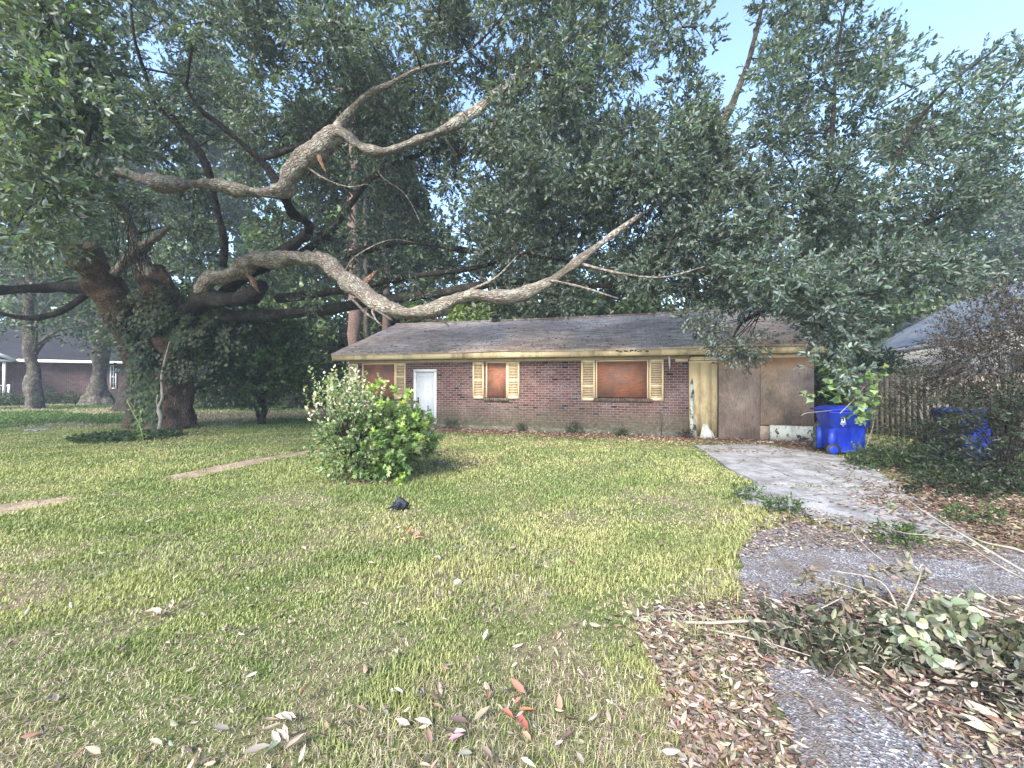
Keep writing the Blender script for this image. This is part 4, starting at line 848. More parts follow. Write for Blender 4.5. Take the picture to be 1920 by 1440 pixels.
# ------------------------------------------------------------------ background trees
def bgtree(label, px, Z, hgt, rad, z0, n, size, cols, m='bark_grey', tr=.22, name='broadleaf_tree', group='trees standing behind the houses', lean=0., trunkpts=None, squash=1., mleaf='leaf_soft'):
    b = P(px, 0, Z); b[2] = 0; t = thing(name, label, 'tree', b, 0, group); lm = MB(); tb = MB()
    tp = trunkpts or [(0,0,-.1,1.5), (0,0,.5,1.1), (lean*.3,0,hgt*.3,.85), (lean*.7,.1,hgt*.6,.6), (lean,.2,hgt*.9,.2)]
    tb.tube([b+np.array(q[:3]) for q in tp], [tr*q[3] for q in tp], 20, 7, .2, 1.9, flute=.16)
    nc = max(10, int((hgt-z0)*rad*1.7)); cc = []
    for k in range(nc):
        z = random.uniform(z0, hgt); f_ = math.sin(math.pi*min(1, max(.08, (z-z0)/(hgt-z0)))**.8)**.5; an = random.uniform(0, 6.28); rr = rad*f_*random.random()**.5
        c = b+np.array((math.cos(an)*rr+lean*z/hgt, math.sin(an)*rr*.8, z)); cc.append(c)
        if k % 3 == 0: tb.tube([b+np.array((lean*z/hgt*.7,0,max(z-1.2,.4))), (b+np.array((0,0,z-.5))+c)/2, c], [tr*.3,tr*.2,tr*.08], 6, 3, .1)
    per = n//nc
    for c in cc:
        q, d = ball(per, random.uniform(.8, 1.35), .3); q[:, 2] *= .65; tn = random.uniform(.7, 1.3)
        sz = size*rng.uniform(.6, 1.3, per); inst(lm, LEAF, c+q, bases(rng.normal(size=(per,3))+np.array((0,0,-.2)), rng.normal(size=(per,3))*.7+np.array((0,0,.8))), np.stack((sz, sz*1.25, sz), -1), palette(per, cols, .25)*tn)
    tb.build('trunk', M[m], t, True); lm.build('crown', M[mleaf], t); return t
BG = [(.03,.048,.022), (.042,.062,.028), (.055,.075,.035)]; BL = [(.07,.10,.045), (.09,.125,.05), (.055,.085,.04)]; BY = [(.11,.15,.045), (.14,.18,.06)]
for lab, px, Z, hg, rd, z0, cols in (
    ('tall dark tree beyond the roof of the left brick house, nearest the left edge', -40, 44, 19, 5.5, 3.5, BG),
    ('dark bushy tree over the left end of the brick house roof', 120, 42, 15, 5, 3, BL),
    ('mid green tree rising behind the roof left of the oak trunk', 230, 40, 17, 5, 2, BG),
    ('tall pale green tree seen through the gap above the oak fork', 400, 36, 19, 4.5, 1.5, BL),
    ('dense dark tree beyond the right of the oak trunk', 500, 27, 9, 3.5, .5, BG),
    ('leafy tree behind the left gable of the boarded house', 590, 26, 12, 3.4, .5, BL),
    ('green tree behind the pines at the left of the roof', 690, 28, 14, 3.6, .5, BG),
    ('tree behind the roof just right of the pines', 780, 29, 11, 3.2, .8, BL),
    ('yellow-green tree peeking over the ridge beside the roof vent', 878, 27, 7.2, 1.9, 1, BY),
    ('dark tree beyond the middle of the ridge', 960, 28, 13, 3.4, 1, BG),
    ('broad dark tree beyond the ridge above the narrow window', 1060, 27, 14, 3.6, 1, BG),
    ('bright green tree beyond the ridge above the wide window', 1180, 27, 9.5, 3.2, 1, BL),
    ('tall dark tree beyond the ridge right of the wide window', 1290, 28, 14, 3.6, 1, BG),
    ('dark tree behind the garage end of the roof', 1410, 25, 11, 3.4, 1, BG),
    ('dense tree behind the evergreen oak at the end of the house', 1530, 23, 11, 3.2, .5, BG),
    ('dark tree between the two houses on the right', 1640, 24, 10, 3.2, .4, BL),
    ('green tree behind the left end of the grey-blue roof', 1740, 31, 13, 3.6, .5, BL),
    ('tall tree behind the grey-blue roof', 1850, 31, 16, 4.2, .5, BG),
    ('tree beyond the grey-blue roof at the right edge', 1990, 30, 17, 4.2, .5, BL)):
    bgtree(lab, px, Z, hg*(1.6 if (px < 1150 and hg > 10.9) else 1.), rd, z0, int(12500*(rd/3.5)*max(1., hg*(1.6 if (px < 1150 and hg > 10.9) else 1.)/14)), .0135*Z, cols)
# pines
def needle(c): pass
for lab, px, Z, tr in (('thickest pinkish pine trunk just left of the boarded house gable', 662, 23, .33), ('second thinner pine trunk right of the thickest one', 722, 26, .3), ('slender grey pine trunk at the right of the thickest pine', 684, 25, .16), ('pine with a bare pinkish trunk behind the crooked limbs', 716, 30, .34)):
    b = P(px, 0, Z); h_ = 21
    bgtree(lab, px, Z, h_, 2.6, 14, 2600, .3, [(.05,.075,.03), (.07,.095,.04)], 'bark_pine' if tr > .2 else 'bark_grey', tr, 'pine_tree', 'pines behind the left end of the house', trunkpts=[(0,0,-.1,1.2),(0,0,.6,1),(.1,0,6,.9),(0,0,13,.7),(.1,0,21,.2)])
# trees in front of the left house
bgtree('slim grey trunk tree in front of the brick wall at the left edge', 66, 23.5, 12, 3.2, 4.2, 2600, .2, BG, 'bark_grey', .32, 'yard_tree', 'trees in front of the left brick house', trunkpts=[(0,0,-.1,1.4),(0,0,.5,1.1),(-.1,0,2.5,1),(-.4,0,4.5,.8),(-.3,0,8,.5),(-.2,0,11,.2)])
t = bgtree('tree with a wide flared root base in front of the left house window', 186, 27.5, 13, 3.4, 4.0, 3600, .24, BG, 'bark_grey', .44, 'yard_tree', 'trees in front of the left brick house', trunkpts=[(0,0,-.2,2.3),(0,0,.4,1.6),(0,0,1.3,1.12),(.05,0,3,.95),(.3,0,5.5,.8),(.5,0,9,.5),(.5,0,12,.2)])
bgtree('tree with a thick mossy trunk just behind the left of the oak', 262, 22, 10, 3, 3.6, 3200, .2, BG, 'bark_dark', .4, 'yard_tree', 'trees in front of the left brick house', trunkpts=[(-.4,0,-.2,2),(-.3,0,.8,1.3),(0,0,2.5,.8),(.4,0,5,.6),(.5,0,9,.2)])
for px, Z, sx, lab in ((100, 28, 1.6, 'low dark hedge bush under the brick wall of the left house'), (155, 28.5, 1.1, 'small brownish bush by the flared root tree'), (12, 26, 1.3, 'dark bush below the white porch railing')):
    b = P(px, 0, Z); b[2] = 0; bush('foundation_shrub', lab, 'shrub', b, .35, sx, .6, .35, 30, .3, 12, 6, .12, BG if px != 155 else [(.09,.08,.05),(.07,.07,.04)], stems=3, group='bushes along the left brick house')
# understory shrubs closing the view under the crowns
for k, (px, Z, sx, hz, lab) in enumerate(((395,24,2.2,1.6,'dark shrub right of the oak trunk beyond the lawn'), (470,26,2.6,1.7,'wide dark shrub beyond the understory tree'), (560,24,2.2,1.8,'shrub beyond the pale shoots left of the house'), (620,25,2,1.9,'shrub below the pine trunks at the house corner'), (1560,17,2,1.5,'dark shrub at the far right corner of the garage'), (1650,15.5,1.8,1.3,'shrub behind the left end of the wooden fence'), (1920,20,2.5,1.5,'shrub between fence and pale house at the right edge'))):
    b = P(px, 0, Z); b[2] = 0; bush('understory_shrub', lab, 'shrub', b, hz*.9, sx, 1., hz, 40, .5, 16, 7, .2, BG, stems=5, stemr=.03, twl=(.25,.5), group='shrubs along the back of the lots')
# far wood closing the horizon
lm = MB(); n = 60000; an = rng.uniform(-1.05, 1.05, n); R_ = rng.uniform(48, 62, n); hh = (9+4*vnoise(np.stack((an*9, 0*an, 0*an), -1)))*rng.random(n)**.8
Pn = np.stack((np.tan(an)*R_*.9, R_, hh), -1); inst(lm, LEAF, Pn, bases(rng.normal(size=(n,3)), rng.normal(size=(n,3))+np.array((0,0,.6))), rng.uniform(.5,1.2,n), palette(n, BG+BL, .3))
props(lm.build('far_woodland', M['leaf_soft']), 'far belt of woodland closing the view behind all the houses', 'woodland', None, 'stuff')

# ------------------------------------------------------------------ lawn grass
def dead(x, y):        # patches of straw-coloured thatch
    xr = x*.94+y*.34; yr = y*.94-x*.34
    d = vnoise(np.stack((xr*1.2, yr*2.3, 0*x+3), -1))*.5+vnoise(np.stack((xr*2.6, yr*6.1, 0*x), -1))*.55
    v = np.clip((d-.1)*2.4, 0, 1)*np.clip(1.3-y/5.5, .22, 1.)
    for px, py, rx, ry_ in ((60,1225,.3,.1), (250,1300,.35,.1), (610,1330,.25,.09), (830,1300,.2,.08), (1180,1330,.3,.12), (900,1420,.3,.08), (640,1240,.15,.06), (80,1420,.4,.1), (1010,1240,.25,.1), (170,1290,.5,.18), (60,1330,.45,.15), (330,1360,.5,.16), (420,1270,.2,.1), (740,1385,.4,.14), (500,1400,.25,.12), (1100,1400,.4,.14), (340,1215,.14,.08), (560,940,.8,.3), (1240,950,.7,.5), (690,1130,.3,.15), (360,1050,.5,.2), (950,1130,.35,.25)):
        q = A(px, py); c_, s_ = math.cos(-.35), math.sin(-.35); dx = (x-q[0])*c_+(y-q[1])*s_; dy = -(x-q[0])*s_+(y-q[1])*c_
        v = np.maximum(v, np.clip(1.5-((dx/rx)**2+(dy/ry_)**2)*(.75+.5*vnoise(np.stack((x*7, y*7, 0*x), -1))), 0, 1)*(.97 if py > 1190 else .55))
    return v
def notpath(x, y, soft=.0):
    r = np.ones(len(x), bool)
    nz = vnoise(np.stack((x*3.1, y*4.7, 0*x), -1))
    for p in PATHS: r &= ~(inpoly(x+.12*nz, y+.2*nz, p) & (rng.random(len(x)) < .93))
    for p in SL: r &= ~inpoly(x, y, p)
    # inside the house or at its foot
    lx = (x-OX)*cu+(y-OZ)*su; ly = -(x-OX)*su+(y-OZ)*cu; r &= ~((lx > -.3) & (ly > -.95-.5*vnoise(np.stack((x*2, y*2, 0*x), -1))) & (lx < L+.5) & (ly < DEP+.3))
    r &= ~((x > 3.05*0+((y < 5.0)*1.0)*(.0)+100)) 
    return r
def litter_zone(x, y):     # 1 where leaf litter covers the ground beside the driveway
    poly = G2([(1375,1050),(1400,1120),(1330,1140),(1190,1165),(1210,1230),(1260,1330),(1300,1500),(1500,1700),(2200,1700),(2300,1200),(1930,1150),(1600,1120),(1450,1020)])
    return inpoly(x, y, poly)
N = 520000
q = rng.random(N); Zs = ((15.5**.4-1.35**.4)*q+1.35**.4)**2.5; Xs = rng.uniform(-1, 1, N)*(1.36*Zs+.6)
m = notpath(Xs, Zs); lz = litter_zone(Xs, Zs); m &= ~(lz & (rng.random(N) < np.where(vnoise(np.stack((Xs*3, Zs*3, 0*Xs+9), -1)) > .25, .45, .93)))
right_shade = (Xs > .78*Zs+.6) & (Zs < 10.5); m &= ~(right_shade & (rng.random(N) < .94))
m &= rng.random(N) > dead(Xs, Zs)*.4
Xs, Zs = Xs[m], Zs[m]; n = len(Xs); dd = dead(Xs, Zs)
base = np.stack((Xs, Zs, 0*Xs), -1); straw = rng.random(n) < .05+.78*dd
h_ = rng.uniform(.022, .052, n)*(1+.35*vnoise(base*2.2))*np.where(straw, .75, 1.); wd = (.0012+.00085*Zs)*np.where(straw, .62, 1.)
edge = np.abs(Xs-(1384-CX)/K*Zs) < .35; h_ = np.where(edge & (Zs > 2.6) & (Zs < 6), h_*1.8, h_)
az_ = rng.uniform(0, 6.28, n); lean_ = np.where(straw, rng.uniform(.9, 1.6, n), rng.uniform(.15, 1.1, n))
dirh = np.stack((np.cos(az_), np.sin(az_), 0*az_), -1); side = np.stack((-np.sin(az_), np.cos(az_), 0*az_), -1)
mid = base+dirh*(h_*.35*lean_)[:, None]+np.array((0,0,1.))*(h_*.6)[:, None]; tip = base+dirh*(h_*1.1*lean_)[:, None]+np.array((0,0,1.))*(h_*np.where(straw, .5, 1-.25*lean_))[:, None]
V = np.stack((base-side*wd[:, None], base+side*wd[:, None], mid+side*wd[:, None]*.75, mid-side*wd[:, None]*.75, tip), 1).reshape(-1, 3)
big = vnoise(base*.9)[:, None]; med = vnoise(base*3.+4)[:, None]
g1 = np.array((.25,.28,.11)); g2 = np.array((.355,.35,.16)); g3 = np.array((.17,.22,.075))
gc = g1+(g2-g1)*np.clip(.5+.55*big, 0, 1); gc = gc+(g3-gc)*np.clip(.1+.6*med, 0, .8)
dark_near = np.clip((2.9-Zs)/1.5, 0, 1)[:, None]; gc = gc*(1-.1*dark_near)  # blades slightly darker close to the camera
sc_ = np.array([(.46,.39,.30), (.33,.265,.2), (.56,.48,.39), (.2,.155,.12)])[rng.integers(0, 4, n)]
col = np.where(straw[:, None], sc_, gc)*(1+.22*rng.normal(size=(n, 1))); col = np.clip(col, .01, .8); col = np.repeat(col, 5, 0)
gb = MB(); gb.v.append(V); gb.c.append(col); gb.n = len(V); o5 = np.arange(n)[:, None]*5
gb.f.append(o5+np.array([[0,1,2,3]])); gb.f.append(o5+np.array([[3,2,4]]))
props(gb.build('lawn_grass', M['grass']), 'mown patchy lawn of green and straw coloured grass', 'grass', None, 'stuff')
# coarser grass further off
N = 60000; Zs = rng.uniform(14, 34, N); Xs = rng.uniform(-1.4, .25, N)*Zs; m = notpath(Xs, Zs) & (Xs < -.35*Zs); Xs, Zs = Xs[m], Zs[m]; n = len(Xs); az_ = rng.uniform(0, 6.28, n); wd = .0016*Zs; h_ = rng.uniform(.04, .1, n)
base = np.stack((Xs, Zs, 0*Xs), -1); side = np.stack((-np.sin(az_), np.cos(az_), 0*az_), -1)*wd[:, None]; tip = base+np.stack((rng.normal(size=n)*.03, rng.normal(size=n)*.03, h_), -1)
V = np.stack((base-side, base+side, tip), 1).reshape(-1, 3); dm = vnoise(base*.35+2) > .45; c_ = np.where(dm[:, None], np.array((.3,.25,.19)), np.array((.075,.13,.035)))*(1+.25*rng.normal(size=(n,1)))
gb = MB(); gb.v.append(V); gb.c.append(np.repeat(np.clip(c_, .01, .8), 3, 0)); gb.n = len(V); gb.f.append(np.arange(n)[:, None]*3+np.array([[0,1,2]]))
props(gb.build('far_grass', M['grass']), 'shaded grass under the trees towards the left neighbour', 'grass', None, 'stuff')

# ------------------------------------------------------------------ leaf litter
DRYC = [(.26,.21,.165), (.31,.265,.21), (.17,.125,.1), (.13,.095,.075), (.36,.32,.27), (.22,.175,.145), (.09,.068,.055), (.16,.1,.075), (.14,.11,.09), (.3,.26,.2)]
def litter(X_, Y_, size, z0=.012, cols=DRYC, pile=.05):
    n = len(X_); Pn = np.stack((X_, Y_, z0+rng.random(n)**2*pile), -1); D = rng.normal(size=(n, 3)); D[:, 2] *= .2; Un = rng.normal(size=(n, 3))*.38+np.array((0,0,1.)); flip = rng.random(n) < .35; Un[flip] *= -1
    Pn[flip, 2] += .012; sz = size*rng.uniform(.55, 1.3, n); inst(lm, DRY, Pn, bases(D, Un), np.stack((sz, sz*rng.uniform(.7, 1.1, n), sz*rng.uniform(.6, 1.5, n)), -1), palette(n, cols, .2))
lm = MB()
def fill(poly, n, size, pile=.04, cols=DRYC, mask=None):
    p = np.array(G2(poly)); lo = p.min(0); hi = p.max(0); x = rng.uniform(lo[0], hi[0], n); y = rng.uniform(lo[1], hi[1], n); m = inpoly(x, y, p)
    if mask: m &= mask(x, y)
    litter(x[m], y[m], size, cols=cols, pile=pile)
bare = lambda x, y: ~(inpoly(x, y, G2([(1432,1262),(1530,1250),(1595,1300),(1660,1355),(1760,1435),(1900,1620),(1600,1700),(1495,1440),(1465,1350)])) & (rng.random(len(x)) < .93)) & ~(inpoly(x, y, G2([(1388,1038),(1500,1022),(1700,1050),(2000,1070),(2000,1130),(1640,1112),(1520,1128),(1450,1130),(1400,1092)])) & (rng.random(len(x)) < .88))
fill([(1378,1090),(1480,1120),(1640,1110),(1920,1130),(2200,1250),(2200,1700),(1900,1700),(1760,1480),(1640,1400),(1500,1340),(1430,1250),(1330,1180),(1190,1180),(1200,1150)], 13000, .05, mask=bare)
fill([(1190,1165),(1330,1150),(1440,1240),(1480,1330),(1560,1420),(1640,1700),(1350,1700),(1270,1400),(1230,1260)], 4500, .055, mask=bare)
fill([(1375,1040),(1420,985),(1500,955),(1640,985),(1850,1030),(1850,1060),(1600,1040),(1460,1030),(1400,1060)], 4500, .045)
fill([(1240,1260),(1310,1260),(1400,1380),(1450,1480),(1300,1500)], 260, .055, cols=[(.24,.14,.1), (.3,.23,.18), (.2,.14,.1)])
fill([(1380,1160),(1560,1140),(1900,1160),(2100,1300),(2000,1450),(1640,1300),(1450,1220)], 4500, .06, pile=.09)
# scattered on the lawn: more towards the camera
N = 900; q = rng.random(N); y = 1.5+q**1.6*9; x = rng.uniform(-1.3, .75, N)*y; m = notpath(x, y); litter(x[m], y[m], .065, z0=.03, pile=.03)
m = (rng.random(N) < .6) & (y < 3.2); litter(x[m]+.1, y[m], .05, z0=.02, pile=.03)
# foot of the house and under the shrubs
n = 11000; u_ = rng.uniform(1.8, L+.4, n); v_ = -.05-rng.exponential(.42, n); p = np.array([HL(a_, b_, 0) for a_, b_ in zip(u_, v_)]); litter(p[:, 0], p[:, 1], .075, cols=[(.2,.11,.08), (.26,.16,.12), (.14,.08,.06), (.4,.31,.24)])
for px, py, r_, k in ((1760,960,1.0,1500),(1880,960,1.2,1300),(1880,1000,.9,700),(1850,1010,.7,500),(1400,850,.5,160),(1600,900,.7,160),(1700,950,.5,300),(1560,990,.6,200),(850,870,.9,500), (700,905,.5,250), (330,815,1.2,500), (1600,880,.9,500), (1500,850,.8,400), (1750,925,1.3,2200), (1340,850,.3,120), (830,850,.8,300)):
    q = A(px, py); o_ = rng.normal(size=(k, 2))*r_*.55; litter(q[0]+o_[:, 0], q[1]+o_[:, 1]*.6, .065, cols=[(.13,.08,.06), (.19,.135,.1), (.09,.06,.045), (.27,.22,.17)])
n = 900; p_ = np.array(G2([(1200,1170),(1380,1100),(1500,1000),(1900,1040),(2150,1250),(2000,1650),(1350,1650)])); x_ = rng.uniform(p_[:,0].min(), p_[:,0].max(), n); y_ = rng.uniform(p_[:,1].min(), p_[:,1].max(), n); mk_ = inpoly(x_, y_, p_) & bare(x_, y_)
litter(rng.uniform(p_[:,0].min(), p_[:,0].max(), 1), rng.uniform(2, 3, 1), .02)
n2_ = 26000; xx = rng.uniform(p_[:,0].min(), p_[:,0].max(), n2_); yy = rng.uniform(p_[:,1].min(), p_[:,1].max(), n2_); m2_ = inpoly(xx, yy, p_) & (bare(xx, yy) | (rng.random(n2_) < .25)); litter(xx[m2_], yy[m2_], .02, cols=[(.12,.09,.07), (.2,.155,.12), (.3,.25,.2), (.08,.06,.05)], pile=.05)
for x, y in zip(x_[mk_], y_[mk_]):
    a = random.uniform(0, 6.28); l_ = random.uniform(.05, .22); z = random.uniform(.02, .05); lm.tube([(x, y, z), (x+l_*.5*math.cos(a)+random.gauss(0,.008), y+l_*.5*math.sin(a), z+.01), (x+l_*math.cos(a+.2), y+l_*math.sin(a+.2), z)], [.0025,.002,.001], 4, 2, col=(.22,.17,.13))
props(lm.build('leaf_litter', M['dry']), 'carpet of dry brown and tan leaves beside the driveway and along the house', 'leaf litter', None, 'stuff')
# debris on the roof
lm = MB(); n = 900; u_ = rng.uniform(0, L, n); t_ = rng.random(n)**1.8; P0 = np.array([HL(a_, EY+(RY-EY)*b_, EZ+(RZ-EZ)*b_+.02) for a_, b_ in zip(u_, t_)]); sz = rng.uniform(.05, .11, n)
inst(lm, DRY, P0, bases(rng.normal(size=(n,3))*(1,1,.2), rng.normal(size=(n,3))*.3+np.array((0,0,1.))), sz, palette(n, [(.06,.04,.03), (.1,.07,.05), (.3,.22,.16)], .3))
props(lm.build('roof_litter', M['dry']), 'dead leaves and bits lying on the shingle roof of the boarded house', 'leaf litter', None, 'stuff')
# prominent single leaves and clusters on the lawn
def leafcluster(lab, px, py, k, size, cols, spread=.06, cat='dead leaves', name='dead_leaf_cluster', fan=False):
    if not fan:
        for i_ in range(k):
            b = A(px, py); mb = MB(); Pn = np.array([[b[0]+random.gauss(0, spread), b[1]+random.gauss(0, spread), random.uniform(.035,.06)]])
            inst(mb, DRY, Pn, bases(np.array([[random.gauss(0,1), random.gauss(0,1), .1]]), np.array([[random.gauss(0,.3), random.gauss(0,.3), 1.]])), np.array([size*random.uniform(.8,1.2)]), palette(1, cols, .12))
            props(mb.build('dead_leaf', M['dry']), lab, 'dead leaf', lab if k > 1 else None)
        return
    b = A(px, py); mb = MB(); a0 = random.uniform(0, 6.28); an = (a0+np.linspace(0, 2.4, k)) if fan else rng.uniform(0, 6.28, k)
    Pn = b+np.stack((rng.normal(size=k)*spread, rng.normal(size=k)*spread, .045+.02*rng.random(k)), -1)
    inst(mb, DRY, Pn, bases(np.stack((np.cos(an), np.sin(an), .15+.1*rng.normal(size=k)), -1), rng.normal(size=(k,3))*.3+np.array((0,0,1.))), size*rng.uniform(.8,1.2,k), palette(k, cols, .12))
    mb.tube([b+np.array((-.03,0,.03)), b+np.array((0,0,.05)), b+np.array((.03,.02,.04))], [.004,.006,.004], 5, 2, col=(.3,.24,.17))
    return props(mb.build(name, M['dry']), lab, cat)
PALE = [(.42,.36,.27), (.36,.3,.23)]; RED = [(.34,.13,.08), (.4,.22,.15)]
leafcluster('fan of pale dry leaves on the grass at the bottom edge left of centre', 545, 1395, 11, .1, PALE, .06, fan=True)
leafcluster('small fan of whitish leaves on the grass in the lower left', 312, 1160, 5, .09, PALE, .02, fan=True)
leafcluster('orange-red leaf lying with others on the grass near the bottom centre', 988, 1345, 9, .09, RED, .09)
leafcluster('orange-brown leaf on the lawn just below the black scrap', 762, 1016, 4, .12, RED, .05)
leafcluster('tan leaf by a small dark patch in the middle of the lawn', 820, 1055, 6, .07, DRYC, .05)
leafcluster('single curled white leaf on the lawn below the centre', 905, 1222, 1, .1, [(.65,.6,.5)])
leafcluster('single cream leaf on the lawn left of the white scrap', 842, 1182, 1, .08, [(.62,.52,.35)])
leafcluster('pile of large whitish leaves on the asphalt in the bottom right corner', 1880, 1400, 10, .12, PALE, .06, fan=True)
leafcluster('dry leaf standing in the grass right of the pale fan at the bottom', 845, 1385, 8, .09, DRYC, .07)
# litter: black plastic scrap, white scrap
def scrap(name, lab, cat, px, py, sx, sz_, m, pts=70):
    b = A(px, py); bm = bmesh.new(); bmesh.ops.create_icosphere(bm, subdivisions=3, radius=1.)
    for v in bm.verts:
        n_ = float(vnoise(np.array([v.co[:]])*3.3)[0]); n2v = float(vnoise(np.array([v.co[:]])*8)[0]); k = 1+.3*n_+.12*n2v
        v.co = Vector((v.co.x*sx*k, v.co.y*sx*.6*k, max(-.15, v.co.z)*sz_*k*(1.3-abs(v.co.x-.3))))+Vector((0,0,sz_*.1))
    me = bpy.data.meshes.new(name); bm.to_mesh(me); bm.free(); me.materials.append(m); o = bpy.data.objects.new(name, me); C.objects.link(o); o.location = b; return props(o, lab, cat)
scrap('plastic_bag', 'crumpled black plastic scrap on the lawn in front of the shrubs', 'litter', 746, 955, .14, .12, M['black_bag'])
scrap('paper_scrap', 'small crumpled white scrap lying on the lawn near the centre', 'litter', 856, 1096, .045, .035, M['litterwhite'])
scrap('flat_stone', 'pale flat stone in the shaded grass at the far left', 'stone', 62, 808, .45, .06, M['concrete'])
# ------------------------------------------------------------------ fallen branches on the driveway
def fbranch(lab, stems, leaves, cols, size=.1, m='stick', tmpl=LEAF):
    b = A(*stems[0][0]); b[2] = 0; t = thing('fallen_branch', lab, 'branch', b, 0, 'cut branches heaped on the driveway'); tb = MB(); lm = MB()
    for s_ in stems:
        r0 = s_[-1]; p_ = [A(*q) for q in s_[:-1]]; tb.tube(p_, list(np.linspace(r0, r0*.35, len(p_))*1.05), 7, 5, .12, 12)
    for px, py, z, k, sp in leaves:
        c = A(px, py, z); O = c+rng.normal(size=(k,3))*sp*np.array((1,.7,.45)); O[:, 2] = np.maximum(O[:, 2], .06)
        sprays(lm, tb, O, rng.normal(size=(k,3))+np.array((-.5,-.2,-.15)), rng.uniform(.07,.14,k), 9, size*.72, cols, tmpl, .0, .8, .25, .003)
        for o_ in O[::2]: tb.tube([c, (c+o_)/2+np.array((0,0,.02)), o_], [.004,.004,.003], 4, 2)
    tb.build('stem', M[m], t, True)
    if leaves: lm.build('leaves', M['dry' if cols[0][0] > cols[0][1]*1.05 else 'leaf_soft'], t)
OL = [(.085,.092,.062), (.065,.074,.046), (.125,.13,.095), (.045,.05,.033)]; OLP = [(.25,.265,.2), (.17,.185,.135), (.31,.32,.26)]
fbranch('leafy olive-green branch forming the left half of the heap', [[(1240,1165,.03),(1330,1168,.06),(1430,1165,.12),(1560,1190,.16),(1750,1210,.2),.012], [(1430,1190,.1),(1520,1150,.22),(1600,1110,.3),.007], [(1300,1175,.03),(1420,1200,.08),(1520,1230,.1),.007]],
    [(1470,1175,.16,13,.07), (1520,1185,.17,14,.08), (1570,1190,.18,15,.08), (1620,1195,.18,15,.08), (1670,1200,.18,14,.08), (1545,1225,.1,10,.07), (1450,1215,.08,6,.06), (1640,1230,.1,10,.07)], OL, .085)
fbranch('branch with drooping curled leaves standing up at the back of the heap', [[(1720,1240,.1),(1690,1160,.25),(1650,1090,.35),(1560,1070,.38),.008], [(1700,1150,.27),(1620,1110,.35),(1510,1075,.35),.006], [(1690,1160,.25),(1725,1080,.38),(1722,1050,.4),.006]],
    [(1512,1085,.34,5,.04), (1560,1095,.33,5,.04), (1620,1110,.32,6,.05), (1650,1070,.35,4,.04), (1722,1070,.4,5,.04), (1580,1120,.28,5,.05)], [(.15,.14,.09), (.22,.2,.14), (.1,.09,.06)], .075)
fbranch('branch with large pale upturned leaves in the middle of the heap', [[(1900,1260,.1),(1800,1210,.2),(1740,1160,.3),(1690,1130,.35),.01], [(1800,1210,.2),(1760,1130,.33),(1740,1100,.36),.006]],
    [(1690,1150,.3,5,.06), (1740,1140,.33,7,.07), (1775,1160,.3,7,.07), (1720,1190,.22,7,.07), (1790,1130,.3,5,.06)], OLP, .1, tmpl=OVAL)
fbranch('long thin bare stem arching up from the heap to a single hanging leaf', [[(1990,1110,.25),(1900,1060,.42),(1800,1000,.55),(1730,958,.62),(1690,930,.65),(1668,932,.62),.009]], [(1667,938,.6,1,.01)], OLP, .1)
fbranch('second bare stem reaching across the right of the heap', [[(1990,1120,.2),(1880,1065,.35),(1790,1010,.4),(1700,1000,.35),(1640,985,.3),.007]], [], OLP)
fbranch('forked bare branch leaning over the asphalt at the back of the heap', [[(1960,1180,.15),(1840,1140,.25),(1720,1095,.3),(1640,1040,.35),(1600,1000,.38),(1598,990,.38),.009], [(1720,1095,.3),(1640,1060,.25),(1610,1065,.22),.005]], [], OLP)
fbranch('pale bare branch at the right edge of the heap', [[(2000,1090,.3),(1920,1035,.42),(1840,1015,.45),(1780,985,.42),.01], [(1960,1160,.2),(1860,1120,.3),(1800,1070,.35),.006]], [], OLP)
fbranch('curved thick stick lying low in the dark lower part of the heap', [[(1740,1260,.06),(1800,1250,.1),(1860,1215,.16),(1880,1205,.18),(1990,1208,.2),.013], [(1750,1300,.05),(1840,1240,.12),(1880,1212,.17),.009], [(1700,1330,.03),(1790,1280,.06),(1900,1250,.1),.008]],
    [(1880,1290,.08,9,.1), (1850,1260,.1,8,.1), (1920,1330,.08,8,.1), (1800,1230,.12,10,.1), (1900,1230,.14,9,.1), (1960,1270,.12,9,.1)], [(.07,.07,.05), (.1,.1,.075), (.16,.155,.12)], .09)
fbranch('tangle of twigs coloured dark as inner shade at the right of the heap', [[(1700,1200+q_*16,.04),(1790,1215+q_*14,.1),(1880,1240+q_*12,.12),(2000,1230+q_*20,.1),.006] for q_ in range(7)]+[[(1850+q_*20,1350-q_*6,.03),(1840+q_*20,1250,.12),(1880+q_*14,1190,.18),.005] for q_ in range(5)],
    [(1840,1200,.15,12,.12), (1920,1200,.16,10,.12), (1880,1250,.1,12,.12)], [(.07,.08,.045), (.11,.11,.07)], .085, 'bark_dark')  # dark bark and leaf colours stand in for shade inside the heap
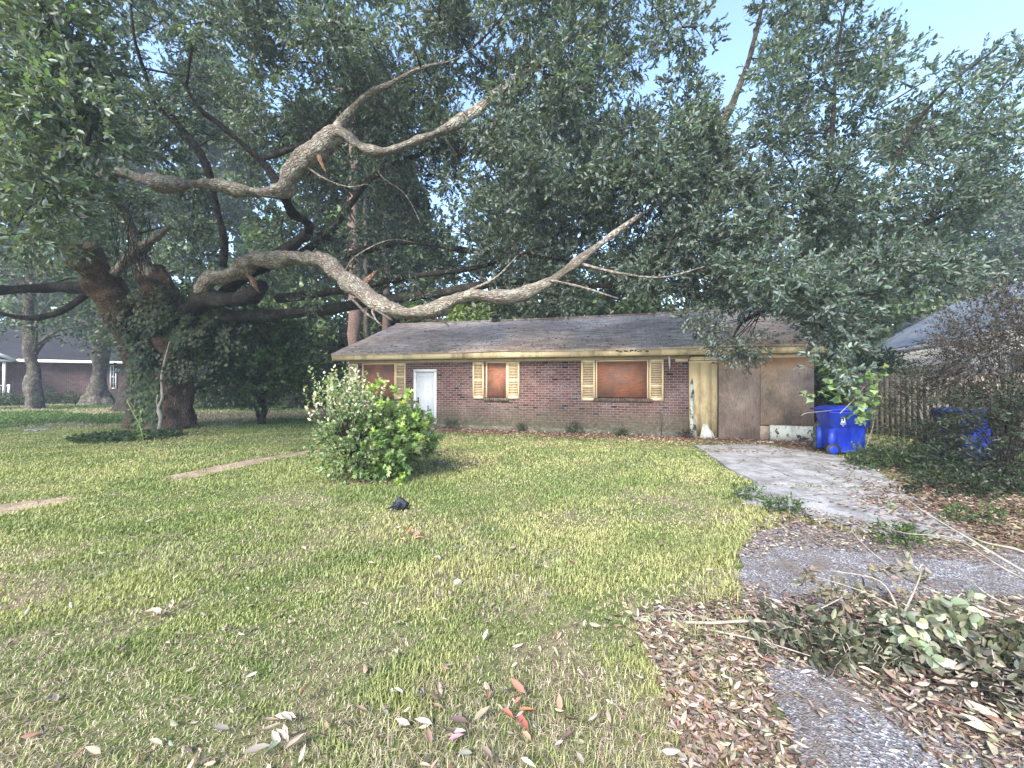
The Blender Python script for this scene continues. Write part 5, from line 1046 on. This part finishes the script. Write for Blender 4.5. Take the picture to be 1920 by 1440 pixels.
fbranch('thin twigs spread on the grass at the left tip of the heap', [[(1400,1170,.04),(1320,1160,.05),(1250,1140,.05),(1200,1165,.03),.005], [(1400,1180,.04),(1300,1190,.04),(1200,1160,.03),.004], [(1350,1165,.05),(1270,1150,.06),(1215,1180,.03),.004], [(1420,1175,.04),(1350,1210,.03),(1290,1240,.03),.004]], [(1275,1170,.05,4,.04), (1230,1165,.04,4,.05)], [(.35,.31,.2), (.26,.24,.15)], .07)
# grass tufts growing in the driveway joints
for px, py, lab in ((1470,965,'green weed tuft at the joint of slab and asphalt left of the heap'), (1690,1025,'green weed tuft in the asphalt behind the heap'), (1830,985,'fresh green weeds right of the driveway slab'), (1400,940,'weedy grass tuft at the left edge of the second slab')):
    bush('driveway_weed', lab, 'weed', A(px, py, .0), .05, (.35 if px == 1830 else .08 if px == 1580 else .2), .12 if px != 1580 else .06, .06, 14, .08, 7, 6, (.04 if px != 1580 else .05), [(.06,.1,.03), (.09,.14,.045)], stems=2, stemr=.003, twl=(.04,.1), group='weeds growing in and beside the driveway')

small = thing('round_leaved_weed', 'small round-leaved grey-green weed on the asphalt before the heap', 'weed', A(1578, 1262)); lm = MB(); b = A(1578, 1262)
Pn = b+np.stack((rng.normal(size=6)*.02, rng.normal(size=6)*.02, .03+.02*rng.random(6)), -1); an = np.linspace(0, 6, 6)
inst(lm, OVAL, Pn, bases(np.stack((np.cos(an), np.sin(an), .2+0*an), -1), np.array((0,-.3,1.))+0*Pn), np.full(6, .055), palette(6, [(.2,.26,.17), (.15,.2,.12)], .1)); lm.tube([b, b+np.array((0,0,.05))], [.006,.004], 5, 1, col=(.2,.25,.15)); lm.build('leaves', M['leaf_soft'], small)
# ------------------------------------------------------------------ bluish volume added to imitate lens glare
hz = MB(); hz.box((-420, -40, -1), (420, 620, 31)); hm_ = bpy.data.materials.new('veil'); hm_.use_nodes = True; t_ = hm_.node_tree; t_.nodes.remove(t_.nodes['Principled BSDF'])
pv = t_.nodes.new('ShaderNodeVolumePrincipled'); pv.inputs['Color'].default_value = (.72,.84,1,1); pv.inputs['Density'].default_value = .0017; pv.inputs['Anisotropy'].default_value = .1; t_.links.new(pv.outputs[0], t_.nodes['Material Output'].inputs['Volume'])
props(hz.build('veil', hm_), 'thin bluish haze added to imitate lens glare over the trees', 'veil', None, 'stuff')
